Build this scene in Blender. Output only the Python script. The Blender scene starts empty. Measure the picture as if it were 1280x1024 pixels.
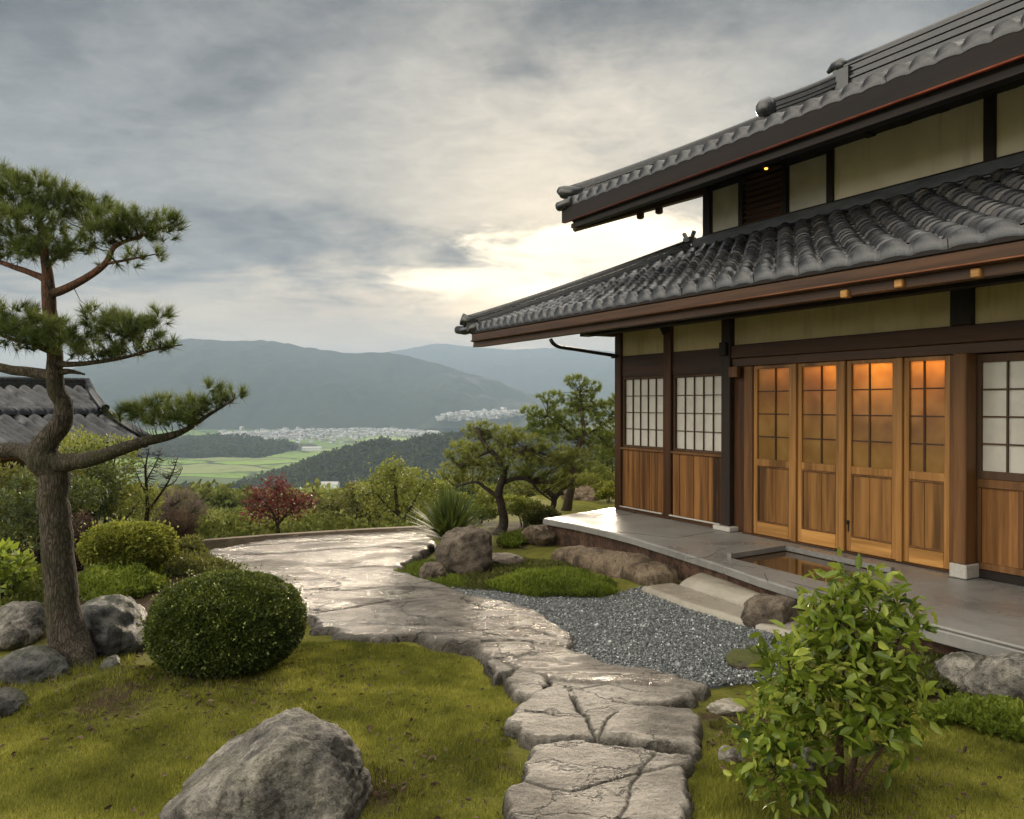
import bpy, bmesh, math, random
import numpy as np
from mathutils import Vector, Matrix

random.seed(7)
RNG = np.random.default_rng(11)
scene = bpy.context.scene
COL = scene.collection
R = math.radians

# ------------------------------------------------------------------ camera
cam_data = bpy.data.cameras.new('camera')
cam = bpy.data.objects.new('camera', cam_data)
COL.objects.link(cam)
cam_data.sensor_width = 36.0
cam_data.lens = 28.125
cam_data.clip_start = 0.05
cam_data.clip_end = 40000
cam.location = (0, 0, 1.85)
cam.rotation_euler = (R(90 - 0.4), 0, 0)
scene.camera = cam
scene.render.resolution_x, scene.render.resolution_y = 1024, 819

# ------------------------------------------------------------------ exposure
scene.view_settings.view_transform = 'Standard'
scene.view_settings.look = 'None'
scene.view_settings.exposure = 0.9
scene.view_settings.gamma = 1.0
scene.cycles.use_denoising = True
scene.cycles.max_bounces = 6
scene.cycles.diffuse_bounces = 3
scene.cycles.glossy_bounces = 3
scene.cycles.transmission_bounces = 4
scene.cycles.transparent_max_bounces = 8
scene.cycles.volume_bounces = 1
scene.cycles.sample_clamp_indirect = 4.0
scene.cycles.volume_step_rate = 8.0
scene.cycles.volume_max_steps = 64


# ------------------------------------------------------------------ node helpers
def nd(nt, typ, ins=None, **props):
    n = nt.nodes.new(typ)
    for k, v in props.items():
        setattr(n, k, v)
    for k, v in (ins or {}).items():
        s = n.inputs[k]
        if isinstance(v, bpy.types.NodeSocket):
            nt.links.new(v, s)
        else:
            try:
                s.default_value = v
            except Exception:
                s.default_value = (*v, 1.0)
    return n


def mth(nt, op, a, b=0.0, c=None, clamp=False):
    ins = {0: a, 1: b}
    if c is not None:
        ins[2] = c
    return nd(nt, 'ShaderNodeMath', ins, operation=op, use_clamp=clamp).outputs[0]


def mixc(nt, f, a, b, mode='MIX'):
    n = nd(nt, 'ShaderNodeMix', data_type='RGBA', blend_type=mode)
    n.clamp_factor = True
    for sock, v in ((n.inputs[0], f), (n.inputs[6], a), (n.inputs[7], b)):
        if isinstance(v, bpy.types.NodeSocket):
            nt.links.new(v, sock)
        elif isinstance(v, (int, float)):
            sock.default_value = v
        else:
            sock.default_value = (*v[:3], 1.0)
    return n.outputs[2]


def sstep(nt, x, lo, hi):
    n = nd(nt, 'ShaderNodeMapRange', {0: x, 1: lo, 2: hi, 3: 0.0, 4: 1.0}, interpolation_type='SMOOTHSTEP', clamp=True)
    return n.outputs[0]


def noise_n(nt, vec, scale, detail=4.0, rough=0.55, dist=0.0):
    return nd(nt, 'ShaderNodeTexNoise', {'Vector': vec, 'Scale': scale, 'Detail': detail, 'Roughness': rough, 'Distortion': dist}).outputs[0]


def ramp(nt, f, stops):
    n = nd(nt, 'ShaderNodeValToRGB', {0: f})
    cr = n.color_ramp
    while len(cr.elements) < len(stops):
        cr.elements.new(0.5)
    for e, (p, c) in zip(cr.elements, stops):
        e.position = p
        e.color = (*c, 1.0)
    return n.outputs[0]


# ------------------------------------------------------------------ sun and sky
SUN_AZ = math.atan(0.075)            # the brightest gap in the cloud stands a little right of straight ahead
SUN_EL = R(10.5)
sun_dir = Vector((math.sin(SUN_AZ) * math.cos(SUN_EL), math.cos(SUN_AZ) * math.cos(SUN_EL), math.sin(SUN_EL)))
sun_data = bpy.data.lights.new('sun', 'SUN')
sun_data.energy = 4.2
sun_data.angle = R(10)
sun_data.color = (1.0, 0.84, 0.64)
sun = bpy.data.objects.new('sun', sun_data)
COL.objects.link(sun)
sun.location = (0, 0, 30)
sun.rotation_euler = sun_dir.to_track_quat('Z', 'Y').to_euler()

world = bpy.data.worlds.new('World')
scene.world = world
world.use_nodes = True
wt = world.node_tree
wt.nodes.clear()


def build_sky():
    t = wt
    d = nd(t, 'ShaderNodeTexCoord').outputs['Generated']
    sp = nd(t, 'ShaderNodeSeparateXYZ', {0: d})
    x, y, z = sp.outputs[0], sp.outputs[1], sp.outputs[2]
    sky = nd(t, 'ShaderNodeTexSky', sky_type='NISHITA', sun_disc=False, sun_elevation=SUN_EL, sun_rotation=SUN_AZ,
             altitude=300, air_density=1.0, dust_density=2.0, ozone_density=1.0).outputs[0]
    skyb = nd(t, 'ShaderNodeVectorMath', {0: sky, 3: 0.09}, operation='SCALE').outputs[0]
    # cloud deck seen in perspective
    zc = mth(t, 'ADD', mth(t, 'MAXIMUM', z, 0.0), 0.16)
    cx, cy = mth(t, 'DIVIDE', x, zc), mth(t, 'DIVIDE', y, zc)
    cv = nd(t, 'ShaderNodeCombineXYZ', {0: cx, 1: mth(t, 'MULTIPLY', cy, 1.15), 2: 3.7}).outputs[0]
    n1 = noise_n(t, cv, 0.95, 8.0, 0.55, 0.4)
    n2 = noise_n(t, cv, 3.1, 8.0, 0.62, 0.5)
    n3 = noise_n(t, cv, 0.33, 2.0, 0.5, 0.0)
    den = mth(t, 'ADD', mth(t, 'MULTIPLY', n1, 0.62), mth(t, 'ADD', mth(t, 'MULTIPLY', n2, 0.2), mth(t, 'MULTIPLY', n3, 0.25)))
    dn = sstep(t, den, 0.44, 0.62)                      # 0 thin .. 1 thick
    # directions measured from straight ahead: X sideways, Z up (both as tangents)
    yf = mth(t, 'MAXIMUM', y, 0.05)
    X, Z = mth(t, 'DIVIDE', x, yf), mth(t, 'DIVIDE', z, yf)
    front = sstep(t, y, 0.0, 0.35)

    def blob(x0, z0, wx, wz, warp=0.0):
        dx = mth(t, 'DIVIDE', mth(t, 'SUBTRACT', X, x0), wx)
        dz = mth(t, 'DIVIDE', mth(t, 'SUBTRACT', Z, z0), wz)
        r2 = mth(t, 'ADD', mth(t, 'MULTIPLY', dx, dx), mth(t, 'MULTIPLY', dz, dz))
        g = mth(t, 'POWER', 2.71828, mth(t, 'MULTIPLY', r2, -1.0))
        return mth(t, 'MULTIPLY', g, front)

    sd = nd(t, 'ShaderNodeVectorMath', {0: d, 1: tuple(sun_dir)}, operation='DOT_PRODUCT').outputs[1]
    glow = mth(t, 'POWER', mth(t, 'MAXIMUM', sd, 0.0), 18.0)
    grey = ramp(t, dn, [(0.0, (0.33, 0.325, 0.313)), (0.35, (0.24, 0.243, 0.243)), (0.7, (0.165, 0.176, 0.193)), (1.0, (0.110, 0.121, 0.140))])
    # the cloud thins towards the sun side and the upper right
    lit = mth(t, 'ADD', mth(t, 'MULTIPLY', blob(0.10, 0.36, 0.26, 0.12), 0.85), mth(t, 'MULTIPLY', glow, 0.18))
    lit = mth(t, 'MULTIPLY', lit, mth(t, 'SUBTRACT', 1.15, mth(t, 'MULTIPLY', dn, 0.9)))
    c = mixc(t, lit, grey, (0.60, 0.56, 0.49))
    n4 = noise_n(t, cv, 9.0, 6.0, 0.65, 0.3)
    c = mixc(t, 1.0, c, ramp(t, n4, [(0.3, (0.27, 0.285, 0.305)), (0.7, (0.54, 0.535, 0.52))]), 'MULTIPLY')
    # warm band above the hills
    wn = mth(t, 'ADD', Z, mth(t, 'MULTIPLY', mth(t, 'SUBTRACT', n2, 0.5), 0.14))
    band = mth(t, 'MULTIPLY', mth(t, 'SUBTRACT', 1.0, sstep(t, wn, 0.105, 0.185)), front)
    bandc = mixc(t, blob(0.03, 0.08, 0.34, 0.2), (0.36, 0.275, 0.19), (0.56, 0.43, 0.285))
    c = mixc(t, mth(t, 'MULTIPLY', band, 0.92), c, bandc)
    # torn bright gap
    cvg = nd(t, 'ShaderNodeCombineXYZ', {0: mth(t, 'MULTIPLY', X, 2.4), 1: mth(t, 'MULTIPLY', Z, 9.0), 2: 1.3}).outputs[0]
    ng = noise_n(t, cvg, 2.6, 8.0, 0.6, 0.5)
    gsum = mth(t, 'ADD', blob(0.13, 0.188, 0.19, 0.060), mth(t, 'MULTIPLY', blob(-0.07, 0.155, 0.19, 0.019), 0.85))
    gsum = mth(t, 'ADD', gsum, mth(t, 'MULTIPLY', blob(0.02, 0.10, 0.10, 0.03), 0.55))
    gap = sstep(t, mth(t, 'ADD', gsum, mth(t, 'MULTIPLY', mth(t, 'MULTIPLY', mth(t, 'SUBTRACT', ng, 0.5), 2.6), sstep(t, gsum, 0.02, 0.35))), 0.36, 1.0)
    c = mixc(t, gap, c, (1.02, 0.86, 0.60))
    # added fill: unseen sky overhead and at left rear brightened to light the garden
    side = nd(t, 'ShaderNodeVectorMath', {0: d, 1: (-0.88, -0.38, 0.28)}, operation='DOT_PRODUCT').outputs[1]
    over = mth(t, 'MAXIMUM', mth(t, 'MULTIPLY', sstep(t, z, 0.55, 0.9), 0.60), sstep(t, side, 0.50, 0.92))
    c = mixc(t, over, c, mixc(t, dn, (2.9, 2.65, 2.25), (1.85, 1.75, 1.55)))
    # thin places let a little of the clear sky through
    c = mixc(t, mth(t, 'MULTIPLY', mth(t, 'SUBTRACT', 1.0, dn), 0.12), c, skyb)
    # below the horizon: hazy ground tone
    c = mixc(t, sstep(t, z, -0.02, -0.08), c, (0.10, 0.11, 0.09))
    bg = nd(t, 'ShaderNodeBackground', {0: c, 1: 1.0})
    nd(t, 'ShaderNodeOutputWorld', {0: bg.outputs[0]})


build_sky()


# ------------------------------------------------------------------ scene helpers
def tag(o, label=None, cat=None, group=None, kind=None):
    if label:
        o['label'] = label
    if cat:
        o['category'] = cat
    if group:
        o['group'] = group
    if kind:
        o['kind'] = kind
    return o


def empty(name, loc=(0, 0, 0), rz=0.0, parent=None):
    o = bpy.data.objects.new(name, None)
    o.empty_display_size = 0.2
    COL.objects.link(o)
    o.location = loc
    o.rotation_euler = (0, 0, rz)
    if parent:
        o.parent = parent
    return o


def link(name, me, mat=None, parent=None):
    o = bpy.data.objects.new(name, me)
    COL.objects.link(o)
    if mat:
        for m in (mat if isinstance(mat, (list, tuple)) else [mat]):
            me.materials.append(m)
    if parent:
        o.parent = parent
    return o


def mesh_np(name, V, F, mat=None, parent=None, smooth=False, attr=None, vattr=None):
    """V (n,3), F (m,k) index array: one fast mesh object."""
    V = np.asarray(V, dtype=np.float32)
    F = np.asarray(F, dtype=np.int32)
    me = bpy.data.meshes.new(name)
    m, k = F.shape
    me.vertices.add(len(V))
    me.vertices.foreach_set('co', V.ravel())
    me.loops.add(m * k)
    me.loops.foreach_set('vertex_index', F.ravel())
    me.polygons.add(m)
    me.polygons.foreach_set('loop_start', np.arange(0, m * k, k, dtype=np.int32))
    me.polygons.foreach_set('loop_total', np.full(m, k, dtype=np.int32))
    if smooth:
        me.polygons.foreach_set('use_smooth', np.ones(m, dtype=bool))
    for nm, arr in (attr or {}).items():
        a = me.attributes.new(nm, 'FLOAT', 'FACE')
        a.data.foreach_set('value', np.asarray(arr, dtype=np.float32))
    for nm, arr in (vattr or {}).items():
        a = me.attributes.new(nm, 'FLOAT', 'POINT')
        a.data.foreach_set('value', np.asarray(arr, dtype=np.float32))
    me.update(calc_edges=True)
    me.validate()
    return link(name, me, mat, parent)


class MB:
    """Collects boxes, prisms and tubes; build() links them as one mesh object."""

    def __init__(self):
        self.v, self.f, self.s = [], [], []

    def add(self, vs, fs, smooth=False):
        b = len(self.v)
        self.v += [tuple(p) for p in vs]
        self.f += [tuple(i + b for i in f) for f in fs]
        self.s += [smooth] * len(fs)
        return self

    def box(self, x0, x1, y0, y1, z0, z1, c=0.0):
        """axis box, edges chamfered by c"""
        if x0 > x1: x0, x1 = x1, x0
        if y0 > y1: y0, y1 = y1, y0
        if z0 > z1: z0, z1 = z1, z0
        if c <= 0:
            vs = [(x, y, z) for z in (z0, z1) for y in (y0, y1) for x in (x0, x1)]
            return self.add(vs, [(0, 2, 3, 1), (4, 5, 7, 6), (0, 1, 5, 4), (2, 6, 7, 3), (0, 4, 6, 2), (1, 3, 7, 5)])
        bm = bmesh.new()
        bmesh.ops.create_cube(bm, size=1)
        for v in bm.verts:
            v.co = ((x0 + x1) / 2 + v.co.x * (x1 - x0), (y0 + y1) / 2 + v.co.y * (y1 - y0), (z0 + z1) / 2 + v.co.z * (z1 - z0))
        c = min(c, 0.45 * min(x1 - x0, y1 - y0, z1 - z0))
        bmesh.ops.bevel(bm, geom=list(bm.edges), offset=c, segments=1, affect='EDGES')
        bm.verts.index_update()
        self.add([v.co[:] for v in bm.verts], [[v.index for v in f.verts] for f in bm.faces])
        bm.free()
        return self

    def hexa(self, p):
        """8 corners: bottom loop 0-3, top loop 4-7"""
        return self.add(p, [(3, 2, 1, 0), (4, 5, 6, 7), (0, 1, 5, 4), (1, 2, 6, 5), (2, 3, 7, 6), (3, 0, 4, 7)])

    def bar(self, a, b, w, h, up=(0, 0, 1)):
        a, b = Vector(a), Vector(b)
        d = (b - a).normalized()
        sx = d.cross(Vector(up)).normalized() * (w / 2)
        sz = sx.cross(d).normalized() * (h / 2)
        return self.hexa([a - sx - sz, a + sx - sz, a + sx + sz, a - sx + sz, b - sx - sz, b + sx - sz, b + sx + sz, b - sx + sz])

    def tube(self, pts, rad, n=8, cap=True):
        vs, fs = tube_geo(pts, rad, n)
        self.add(vs, fs, True)
        if cap:
            b = len(self.v) - len(vs)
            m = len(pts)
            self.f.append(tuple(b + i for i in range(n - 1, -1, -1)))
            self.f.append(tuple(b + (m - 1) * n + i for i in range(n)))
            self.s += [False, False]
        return self

    def prism(self, poly, z0, z1):
        n = len(poly)
        vs = [(p[0], p[1], z0) for p in poly] + [(p[0], p[1], z1) for p in poly]
        fs = [tuple(range(n - 1, -1, -1)), tuple(range(n, 2 * n))] + [(i, (i + 1) % n, n + (i + 1) % n, n + i) for i in range(n)]
        return self.add(vs, fs)

    def build(self, name, mat=None, parent=None):
        me = bpy.data.meshes.new(name)
        me.from_pydata(self.v, [], self.f)
        me.polygons.foreach_set('use_smooth', self.s)
        me.update()
        return link(name, me, mat, parent)


def tube_geo(pts, rad, n=8):
    P = [Vector(p) for p in pts]
    if not hasattr(rad, '__len__'):
        rad = [rad] * len(P)
    vs, fs = [], []
    up = Vector((0.13, 0.21, 0.97))
    prev = None
    for i, p in enumerate(P):
        a = P[max(0, i - 1)]
        b = P[min(len(P) - 1, i + 1)]
        d = (b - a).normalized()
        if prev is None:
            s = d.cross(up)
            if s.length < 1e-3:
                s = d.cross(Vector((1, 0, 0)))
        else:
            s = prev - d * prev.dot(d)
        s.normalize()
        prev = s
        t = d.cross(s)
        for k in range(n):
            an = 2 * math.pi * k / n
            vs.append(p + (s * math.cos(an) + t * math.sin(an)) * rad[i])
    for i in range(len(P) - 1):
        for k in range(n):
            fs.append((i * n + k, i * n + (k + 1) % n, (i + 1) * n + (k + 1) % n, (i + 1) * n + k))
    return vs, fs


def smooth_path(pts, n=6):
    """Catmull-Rom through points; every point may carry a radius as 4th value"""
    P = [np.array(p, float) for p in pts]
    out = []
    for i in range(len(P) - 1):
        p0, p1, p2, p3 = P[max(i - 1, 0)], P[i], P[i + 1], P[min(i + 2, len(P) - 1)]
        for k in range(n):
            t = k / n
            out.append(0.5 * (2 * p1 + (p2 - p0) * t + (2 * p0 - 5 * p1 + 4 * p2 - p3) * t * t + (3 * p1 - p0 - 3 * p2 + p3) * t ** 3))
    out.append(P[-1])
    return np.array(out)


# ------------------------------------------------------------------ numpy noise
def _hash(ix, iy, iz, seed):
    h = (ix * 374761393 + iy * 668265263 + iz * 2147483647 + seed * 1274126177) & 0xFFFFFFFF
    h = ((h ^ (h >> 13)) * 1274126177) & 0xFFFFFFFF
    h = ((h ^ (h >> 16)) * 2246822519) & 0xFFFFFFFF
    return ((h ^ (h >> 15)) & 0xFFFFFF) / float(0xFFFFFF)


def vnoise(p, seed=0):
    p = np.asarray(p, float)
    i = np.floor(p).astype(np.int64)
    f = p - i
    f = f * f * f * (f * (f * 6 - 15) + 10)
    r = 0
    for dx in (0, 1):
        for dy in (0, 1):
            for dz in (0, 1):
                w = (f[:, 0] if dx else 1 - f[:, 0]) * (f[:, 1] if dy else 1 - f[:, 1]) * (f[:, 2] if dz else 1 - f[:, 2])
                r = r + w * _hash(i[:, 0] + dx, i[:, 1] + dy, i[:, 2] + dz, seed)
    return r * 2 - 1


def fbm(p, oct=4, seed=0, gain=0.5, lac=2.03):
    p = np.asarray(p, float)
    a, r, tot = 1.0, 0, 0
    for o in range(oct):
        r = r + a * vnoise(p, seed + o * 17)
        tot += a
        a *= gain
        p = p * lac + 5.3
    return r / tot


def ridged(p, oct=4, seed=0):
    p = np.asarray(p, float)
    a, r, tot = 1.0, 0, 0
    for o in range(oct):
        r = r + a * (1 - np.abs(vnoise(p, seed + o * 31)) * 2)
        tot += a
        a *= 0.5
        p = p * 2.07 + 3.1
    return r / tot


def G(px, py, z=0.0):
    """ground point of the survey: pixel of the photograph -> world x, y at height z"""
    d = (1.85 - z) * 1000.0 / (py - 505.0)
    return ((px - 640.0) / 1000.0 * d, d)


def at(px, py, d):
    return np.array(((px - 640.0) / 1000.0 * d, d, 1.85 - (py - 505.0) / 1000.0 * d))


def sdist(P, poly):
    """signed distance (positive inside) from points P (n,2) to closed polygon"""
    poly = np.asarray(poly, float)
    n = len(poly)
    dmin = np.full(len(P), 1e9)
    ins = np.zeros(len(P), bool)
    for i in range(n):
        a, b = poly[i], poly[(i + 1) % n]
        ab, ap = b - a, P - a
        t = np.clip((ap @ ab) / max(ab @ ab, 1e-12), 0, 1)
        q = ap - t[:, None] * ab
        dmin = np.minimum(dmin, np.hypot(q[:, 0], q[:, 1]))
        c = ((a[1] > P[:, 1]) != (b[1] > P[:, 1])) & (P[:, 0] < (b[0] - a[0]) * (P[:, 1] - a[1]) / (b[1] - a[1] + 1e-12) + a[0])
        ins ^= c
    return np.where(ins, dmin, -dmin)


def ldist(P, line):
    line = np.asarray(line, float)
    dmin = np.full(len(P), 1e9)
    for a, b in zip(line[:-1], line[1:]):
        ab, ap = b - a, P - a
        t = np.clip((ap @ ab) / max(ab @ ab, 1e-12), 0, 1)
        q = ap - t[:, None] * ab
        dmin = np.minimum(dmin, np.hypot(q[:, 0], q[:, 1]))
    return dmin


def grid_faces(nx, ny):
    i, j = np.meshgrid(np.arange(nx - 1), np.arange(ny - 1), indexing='xy')
    a = (j * nx + i).ravel()
    return np.stack([a, a + 1, a + nx + 1, a + nx], 1)


def sstp(x, a, b):
    t = np.clip((x - a) / (b - a), 0, 1)
    return t * t * (3 - 2 * t)

# ------------------------------------------------------------------ materials
def new_mat(name):
    m = bpy.data.materials.new(name)
    m.use_nodes = True
    nt = m.node_tree
    nt.nodes.clear()
    return m, nt


def out(nt, shader, disp=None):
    o = nd(nt, 'ShaderNodeOutputMaterial', {0: shader})
    return o


def bump(nt, h, strength=0.5, dist=0.02):
    return nd(nt, 'ShaderNodeBump', {'Strength': strength, 'Distance': dist, 'Height': h}).outputs[0]


def princ(nt, col, rough=0.6, normal=None, spec=0.5, metal=0.0, coat=0.0):
    ins = {'Base Color': col, 'Roughness': rough, 'Specular IOR Level': spec, 'Metallic': metal, 'Coat Weight': coat}
    if normal is not None:
        ins['Normal'] = normal
    return nd(nt, 'ShaderNodeBsdfPrincipled', ins).outputs[0]


def coords(nt, scale=(1, 1, 1), kind='Object', rand=False):
    c = nd(nt, 'ShaderNodeTexCoord').outputs[kind]
    v = nd(nt, 'ShaderNodeMapping', {'Vector': c, 'Scale': scale}).outputs[0]
    if rand:
        r = nd(nt, 'ShaderNodeObjectInfo').outputs['Random']
        rv = nd(nt, 'ShaderNodeCombineXYZ', {0: mth(nt, 'MULTIPLY', r, 37.0), 1: mth(nt, 'MULTIPLY', r, 91.0), 2: 0.0}).outputs[0]
        v = nd(nt, 'ShaderNodeVectorMath', {0: v, 1: rv}, operation='ADD').outputs[0]
    return v


def wood_mat(name, dark, light, axis='z', rough=0.5, grain=24.0, stain=0.35, spec=0.22, plank=0.0):
    m, nt = new_mat(name)
    sc = {'z': (grain, grain, grain * 0.045), 'x': (grain * 0.045, grain, grain), 'y': (grain, grain * 0.045, grain)}[axis]
    v = coords(nt, sc, rand=True)
    v1 = coords(nt, tuple(s * 0.16 for s in sc), rand=True)
    g = noise_n(nt, v, 1.0, 5, 0.62, 0.6)
    g2 = noise_n(nt, v1, 1.0, 4, 0.6, 1.2)
    f = mth(nt, 'ADD', mth(nt, 'MULTIPLY', g, 0.55), mth(nt, 'MULTIPLY', g2, 0.45))
    c = ramp(nt, f, [(0.32, dark), (0.5, tuple(0.5 * (a + b) for a, b in zip(dark, light))), (0.68, light)])
    st = noise_n(nt, coords(nt, tuple(s * 0.10 for s in sc), rand=True), 1.0, 5, 0.65, 0.3)
    c = mixc(nt, mth(nt, 'MULTIPLY', sstep(nt, st, 0.47, 0.62), stain), c, tuple(0.22 * a for a in dark))
    if plank:
        pv = nd(nt, 'ShaderNodeSeparateXYZ', {0: nd(nt, 'ShaderNodeTexCoord').outputs['Object']}).outputs[0]
        pk = mth(nt, 'FLOOR', mth(nt, 'MULTIPLY', pv, 1.0 / plank))
        w = nd(nt, 'ShaderNodeTexWhiteNoise', {'W': pk}, noise_dimensions='1D').outputs[0]
        c = mixc(nt, mth(nt, 'MULTIPLY', w, 0.32), c, tuple(0.35 * a for a in dark))
    r = mth(nt, 'ADD', mth(nt, 'MULTIPLY', g, 0.25), rough - 0.12)
    out(nt, princ(nt, c, r, bump(nt, g, 0.35, 0.004), spec))
    return m


def rock_mat(name, dark, mid, light, scale=1.0, wet=0.0, moss=0.0, warm=0.0, rough=0.75):
    m, nt = new_mat(name)
    v = coords(nt, (scale, scale, scale), rand=True)
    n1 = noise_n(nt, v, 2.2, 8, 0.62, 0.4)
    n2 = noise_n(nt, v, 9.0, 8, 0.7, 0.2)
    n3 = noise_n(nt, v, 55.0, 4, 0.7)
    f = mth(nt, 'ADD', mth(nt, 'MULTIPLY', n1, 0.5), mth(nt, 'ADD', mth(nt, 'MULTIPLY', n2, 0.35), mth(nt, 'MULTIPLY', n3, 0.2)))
    c = ramp(nt, f, [(0.41, dark), (0.51, mid), (0.62, light)])  # stone tones, stops tightened to paint shade into the bump hollows
    pit_shade = noise_n(nt, v, 30.0, 6, 0.75)
    c = mixc(nt, mth(nt, 'MULTIPLY', sstep(nt, pit_shade, 0.53, 0.62), 0.7), c, tuple(0.35 * a for a in dark))  # pits are colour only, painted shade without relief
    sp = noise_n(nt, v, 120.0, 2, 0.5)
    c = mixc(nt, mth(nt, 'MULTIPLY', sstep(nt, sp, 0.58, 0.68), 0.5), c, tuple(min(1, 1.9 * a) for a in mid))
    # dark weather streaks
    st = noise_n(nt, coords(nt, (scale * 3, scale * 3, scale * 1.2), rand=True), 1.0, 6, 0.7, 0.8)
    c = mixc(nt, mth(nt, 'MULTIPLY', sstep(nt, st, 0.50, 0.62), 0.72), c, tuple(0.45 * a for a in dark))
    li = noise_n(nt, v, 5.0, 6, 0.75, 0.2)
    c = mixc(nt, mth(nt, 'MULTIPLY', sstep(nt, li, 0.60, 0.72), 0.55), c, tuple(min(1, 1.25 * a) for a in light))
    if moss:
        nz = nd(nt, 'ShaderNodeSeparateXYZ', {0: nd(nt, 'ShaderNodeNewGeometry').outputs['Normal']}).outputs[2]
        mo = noise_n(nt, v, 3.0, 5, 0.7)
        mk = mth(nt, 'MULTIPLY', sstep(nt, mth(nt, 'ADD', mo, mth(nt, 'MULTIPLY', nz, 0.18)), 0.62 - 0.2 * moss, 0.74 - 0.1 * moss), moss)
        c = mixc(nt, mk, c, mixc(nt, n3, (0.06, 0.075, 0.015), (0.15, 0.15, 0.035)))
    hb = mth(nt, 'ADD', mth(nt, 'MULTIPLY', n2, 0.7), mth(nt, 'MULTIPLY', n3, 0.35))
    rr = rough
    if wet:
        rr = mth(nt, 'SUBTRACT', rough, mth(nt, 'MULTIPLY', sstep(nt, n1, 0.40, 0.6), wet))
    out(nt, princ(nt, c, rr, bump(nt, hb, 1.0, 0.06), 0.4))
    return m


def leaf_mat(name, dark, mid, light, transl=0.4, rough=0.45, spec=0.35, warm=None, tcol=(0.30, 0.32, 0.04)):
    m, nt = new_mat(name)
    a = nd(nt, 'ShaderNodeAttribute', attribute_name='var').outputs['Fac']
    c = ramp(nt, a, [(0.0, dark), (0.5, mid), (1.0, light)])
    if warm:
        n = noise_n(nt, coords(nt), 3.0, 3, 0.6)
        c = mixc(nt, mth(nt, 'MULTIPLY', sstep(nt, n, 0.5, 0.66), 0.6), c, warm)
    p = princ(nt, c, rough, None, spec)
    tr = nd(nt, 'ShaderNodeBsdfTranslucent', {0: mixc(nt, 0.35, c, tcol, 'MIX')}).outputs[0]
    mx = nd(nt, 'ShaderNodeMixShader', {0: transl, 1: p, 2: tr}).outputs[0]
    out(nt, mx)
    return m


def bark_mat(name, dark, light, scale=1.0, moss=0.0, red=None):
    m, nt = new_mat(name)
    v0 = coords(nt, (9 * scale, 9 * scale, 2.4 * scale))
    wv = nd(nt, 'ShaderNodeTexNoise', {'Vector': v0, 'Scale': 1.2, 'Detail': 4}).outputs[1]
    v = nd(nt, 'ShaderNodeVectorMath', {0: v0, 1: wv}, operation='ADD').outputs[0]
    vo = nd(nt, 'ShaderNodeTexVoronoi', {'Vector': v, 'Scale': 3.6, 'Randomness': 1.0}, feature='DISTANCE_TO_EDGE').outputs[0]
    n = noise_n(nt, v, 2.6, 8, 0.75, 0.5)
    f = mth(nt, 'ADD', mth(nt, 'MULTIPLY', sstep(nt, vo, 0.0, 0.22), 0.28), mth(nt, 'MULTIPLY', n, 0.85))
    c = ramp(nt, f, [(0.34, dark), (0.78, light)])
    if red:
        z = nd(nt, 'ShaderNodeSeparateXYZ', {0: nd(nt, 'ShaderNodeTexCoord').outputs['Object']}).outputs[2]
        c = mixc(nt, mth(nt, 'MULTIPLY', sstep(nt, z, red[1], red[2]), sstep(nt, n, 0.35, 0.6)), c, red[0])
    if moss:
        mo = noise_n(nt, coords(nt), 4.0, 5, 0.7)
        c = mixc(nt, mth(nt, 'MULTIPLY', sstep(nt, mo, 0.48, 0.62), moss), c, (0.045, 0.05, 0.018))
    out(nt, princ(nt, c, 0.9, bump(nt, f, 0.9, 0.03), 0.2))
    return m


M = {}
M['wood_post'] = wood_mat('dark stained post wood', (0.022, 0.009, 0.004), (0.100, 0.041, 0.014), 'z', 0.5)
M['wood_post_warm'] = wood_mat('warm post wood', (0.065, 0.028, 0.010), (0.20, 0.095, 0.034), 'z', 0.5)
M['wood_beam'] = wood_mat('dark beam wood', (0.018, 0.008, 0.004), (0.075, 0.034, 0.014), 'x', 0.5)
M['wood_eave'] = wood_mat('brown eave board', (0.026, 0.012, 0.006), (0.105, 0.050, 0.022), 'x', 0.42)
M['wood_black'] = wood_mat('smoked black wood', (0.007, 0.0055, 0.005), (0.024, 0.016, 0.012), 'x', 0.6, spec=0.2)
M['wood_black_post'] = wood_mat('smoked black post', (0.008, 0.006, 0.005), (0.03, 0.019, 0.013), 'z', 0.6, spec=0.25)
M['wood_panel'] = wood_mat('weathered board wood', (0.070, 0.027, 0.008), (0.37, 0.170, 0.050), 'z', 0.5, 22, 0.95, plank=0.145)
M['wood_door'] = wood_mat('oiled door frame wood', (0.15, 0.066, 0.016), (0.43, 0.215, 0.066), 'z', 0.4, 26, 0.6)
M['wood_door_rail'] = wood_mat('oiled door rail wood', (0.28, 0.125, 0.030), (0.60, 0.315, 0.098), 'x', 0.38, 26, 0.45)
M['wood_door_panel'] = wood_mat('oiled door panel wood', (0.085, 0.036, 0.009), (0.34, 0.165, 0.048), 'z', 0.42, 20, 0.7)
M['wood_shoji'] = wood_mat('window bar wood', (0.045, 0.024, 0.014), (0.10, 0.055, 0.03), 'z', 0.6)
M['wood_old'] = wood_mat('grey weathered timber', (0.09, 0.07, 0.05), (0.24, 0.19, 0.135), 'x', 0.8)


def plaster_mat(name, lo, hi):
    m, nt = new_mat(name)
    v = coords(nt)
    n = noise_n(nt, v, 1.6, 6, 0.6)
    n2 = noise_n(nt, v, 60, 4, 0.6)
    c = ramp(nt, n, [(0.3, lo), (0.7, hi)])
    sv = noise_n(nt, coords(nt, (7.0, 7.0, 0.7)), 1.0, 6, 0.7, 0.3)
    c = mixc(nt, mth(nt, 'MULTIPLY', sstep(nt, sv, 0.50, 0.68), 0.35), c, tuple(0.5 * a for a in lo))
    out(nt, princ(nt, c, 0.9, bump(nt, n2, 0.25, 0.004), 0.15))
    return m


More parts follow.
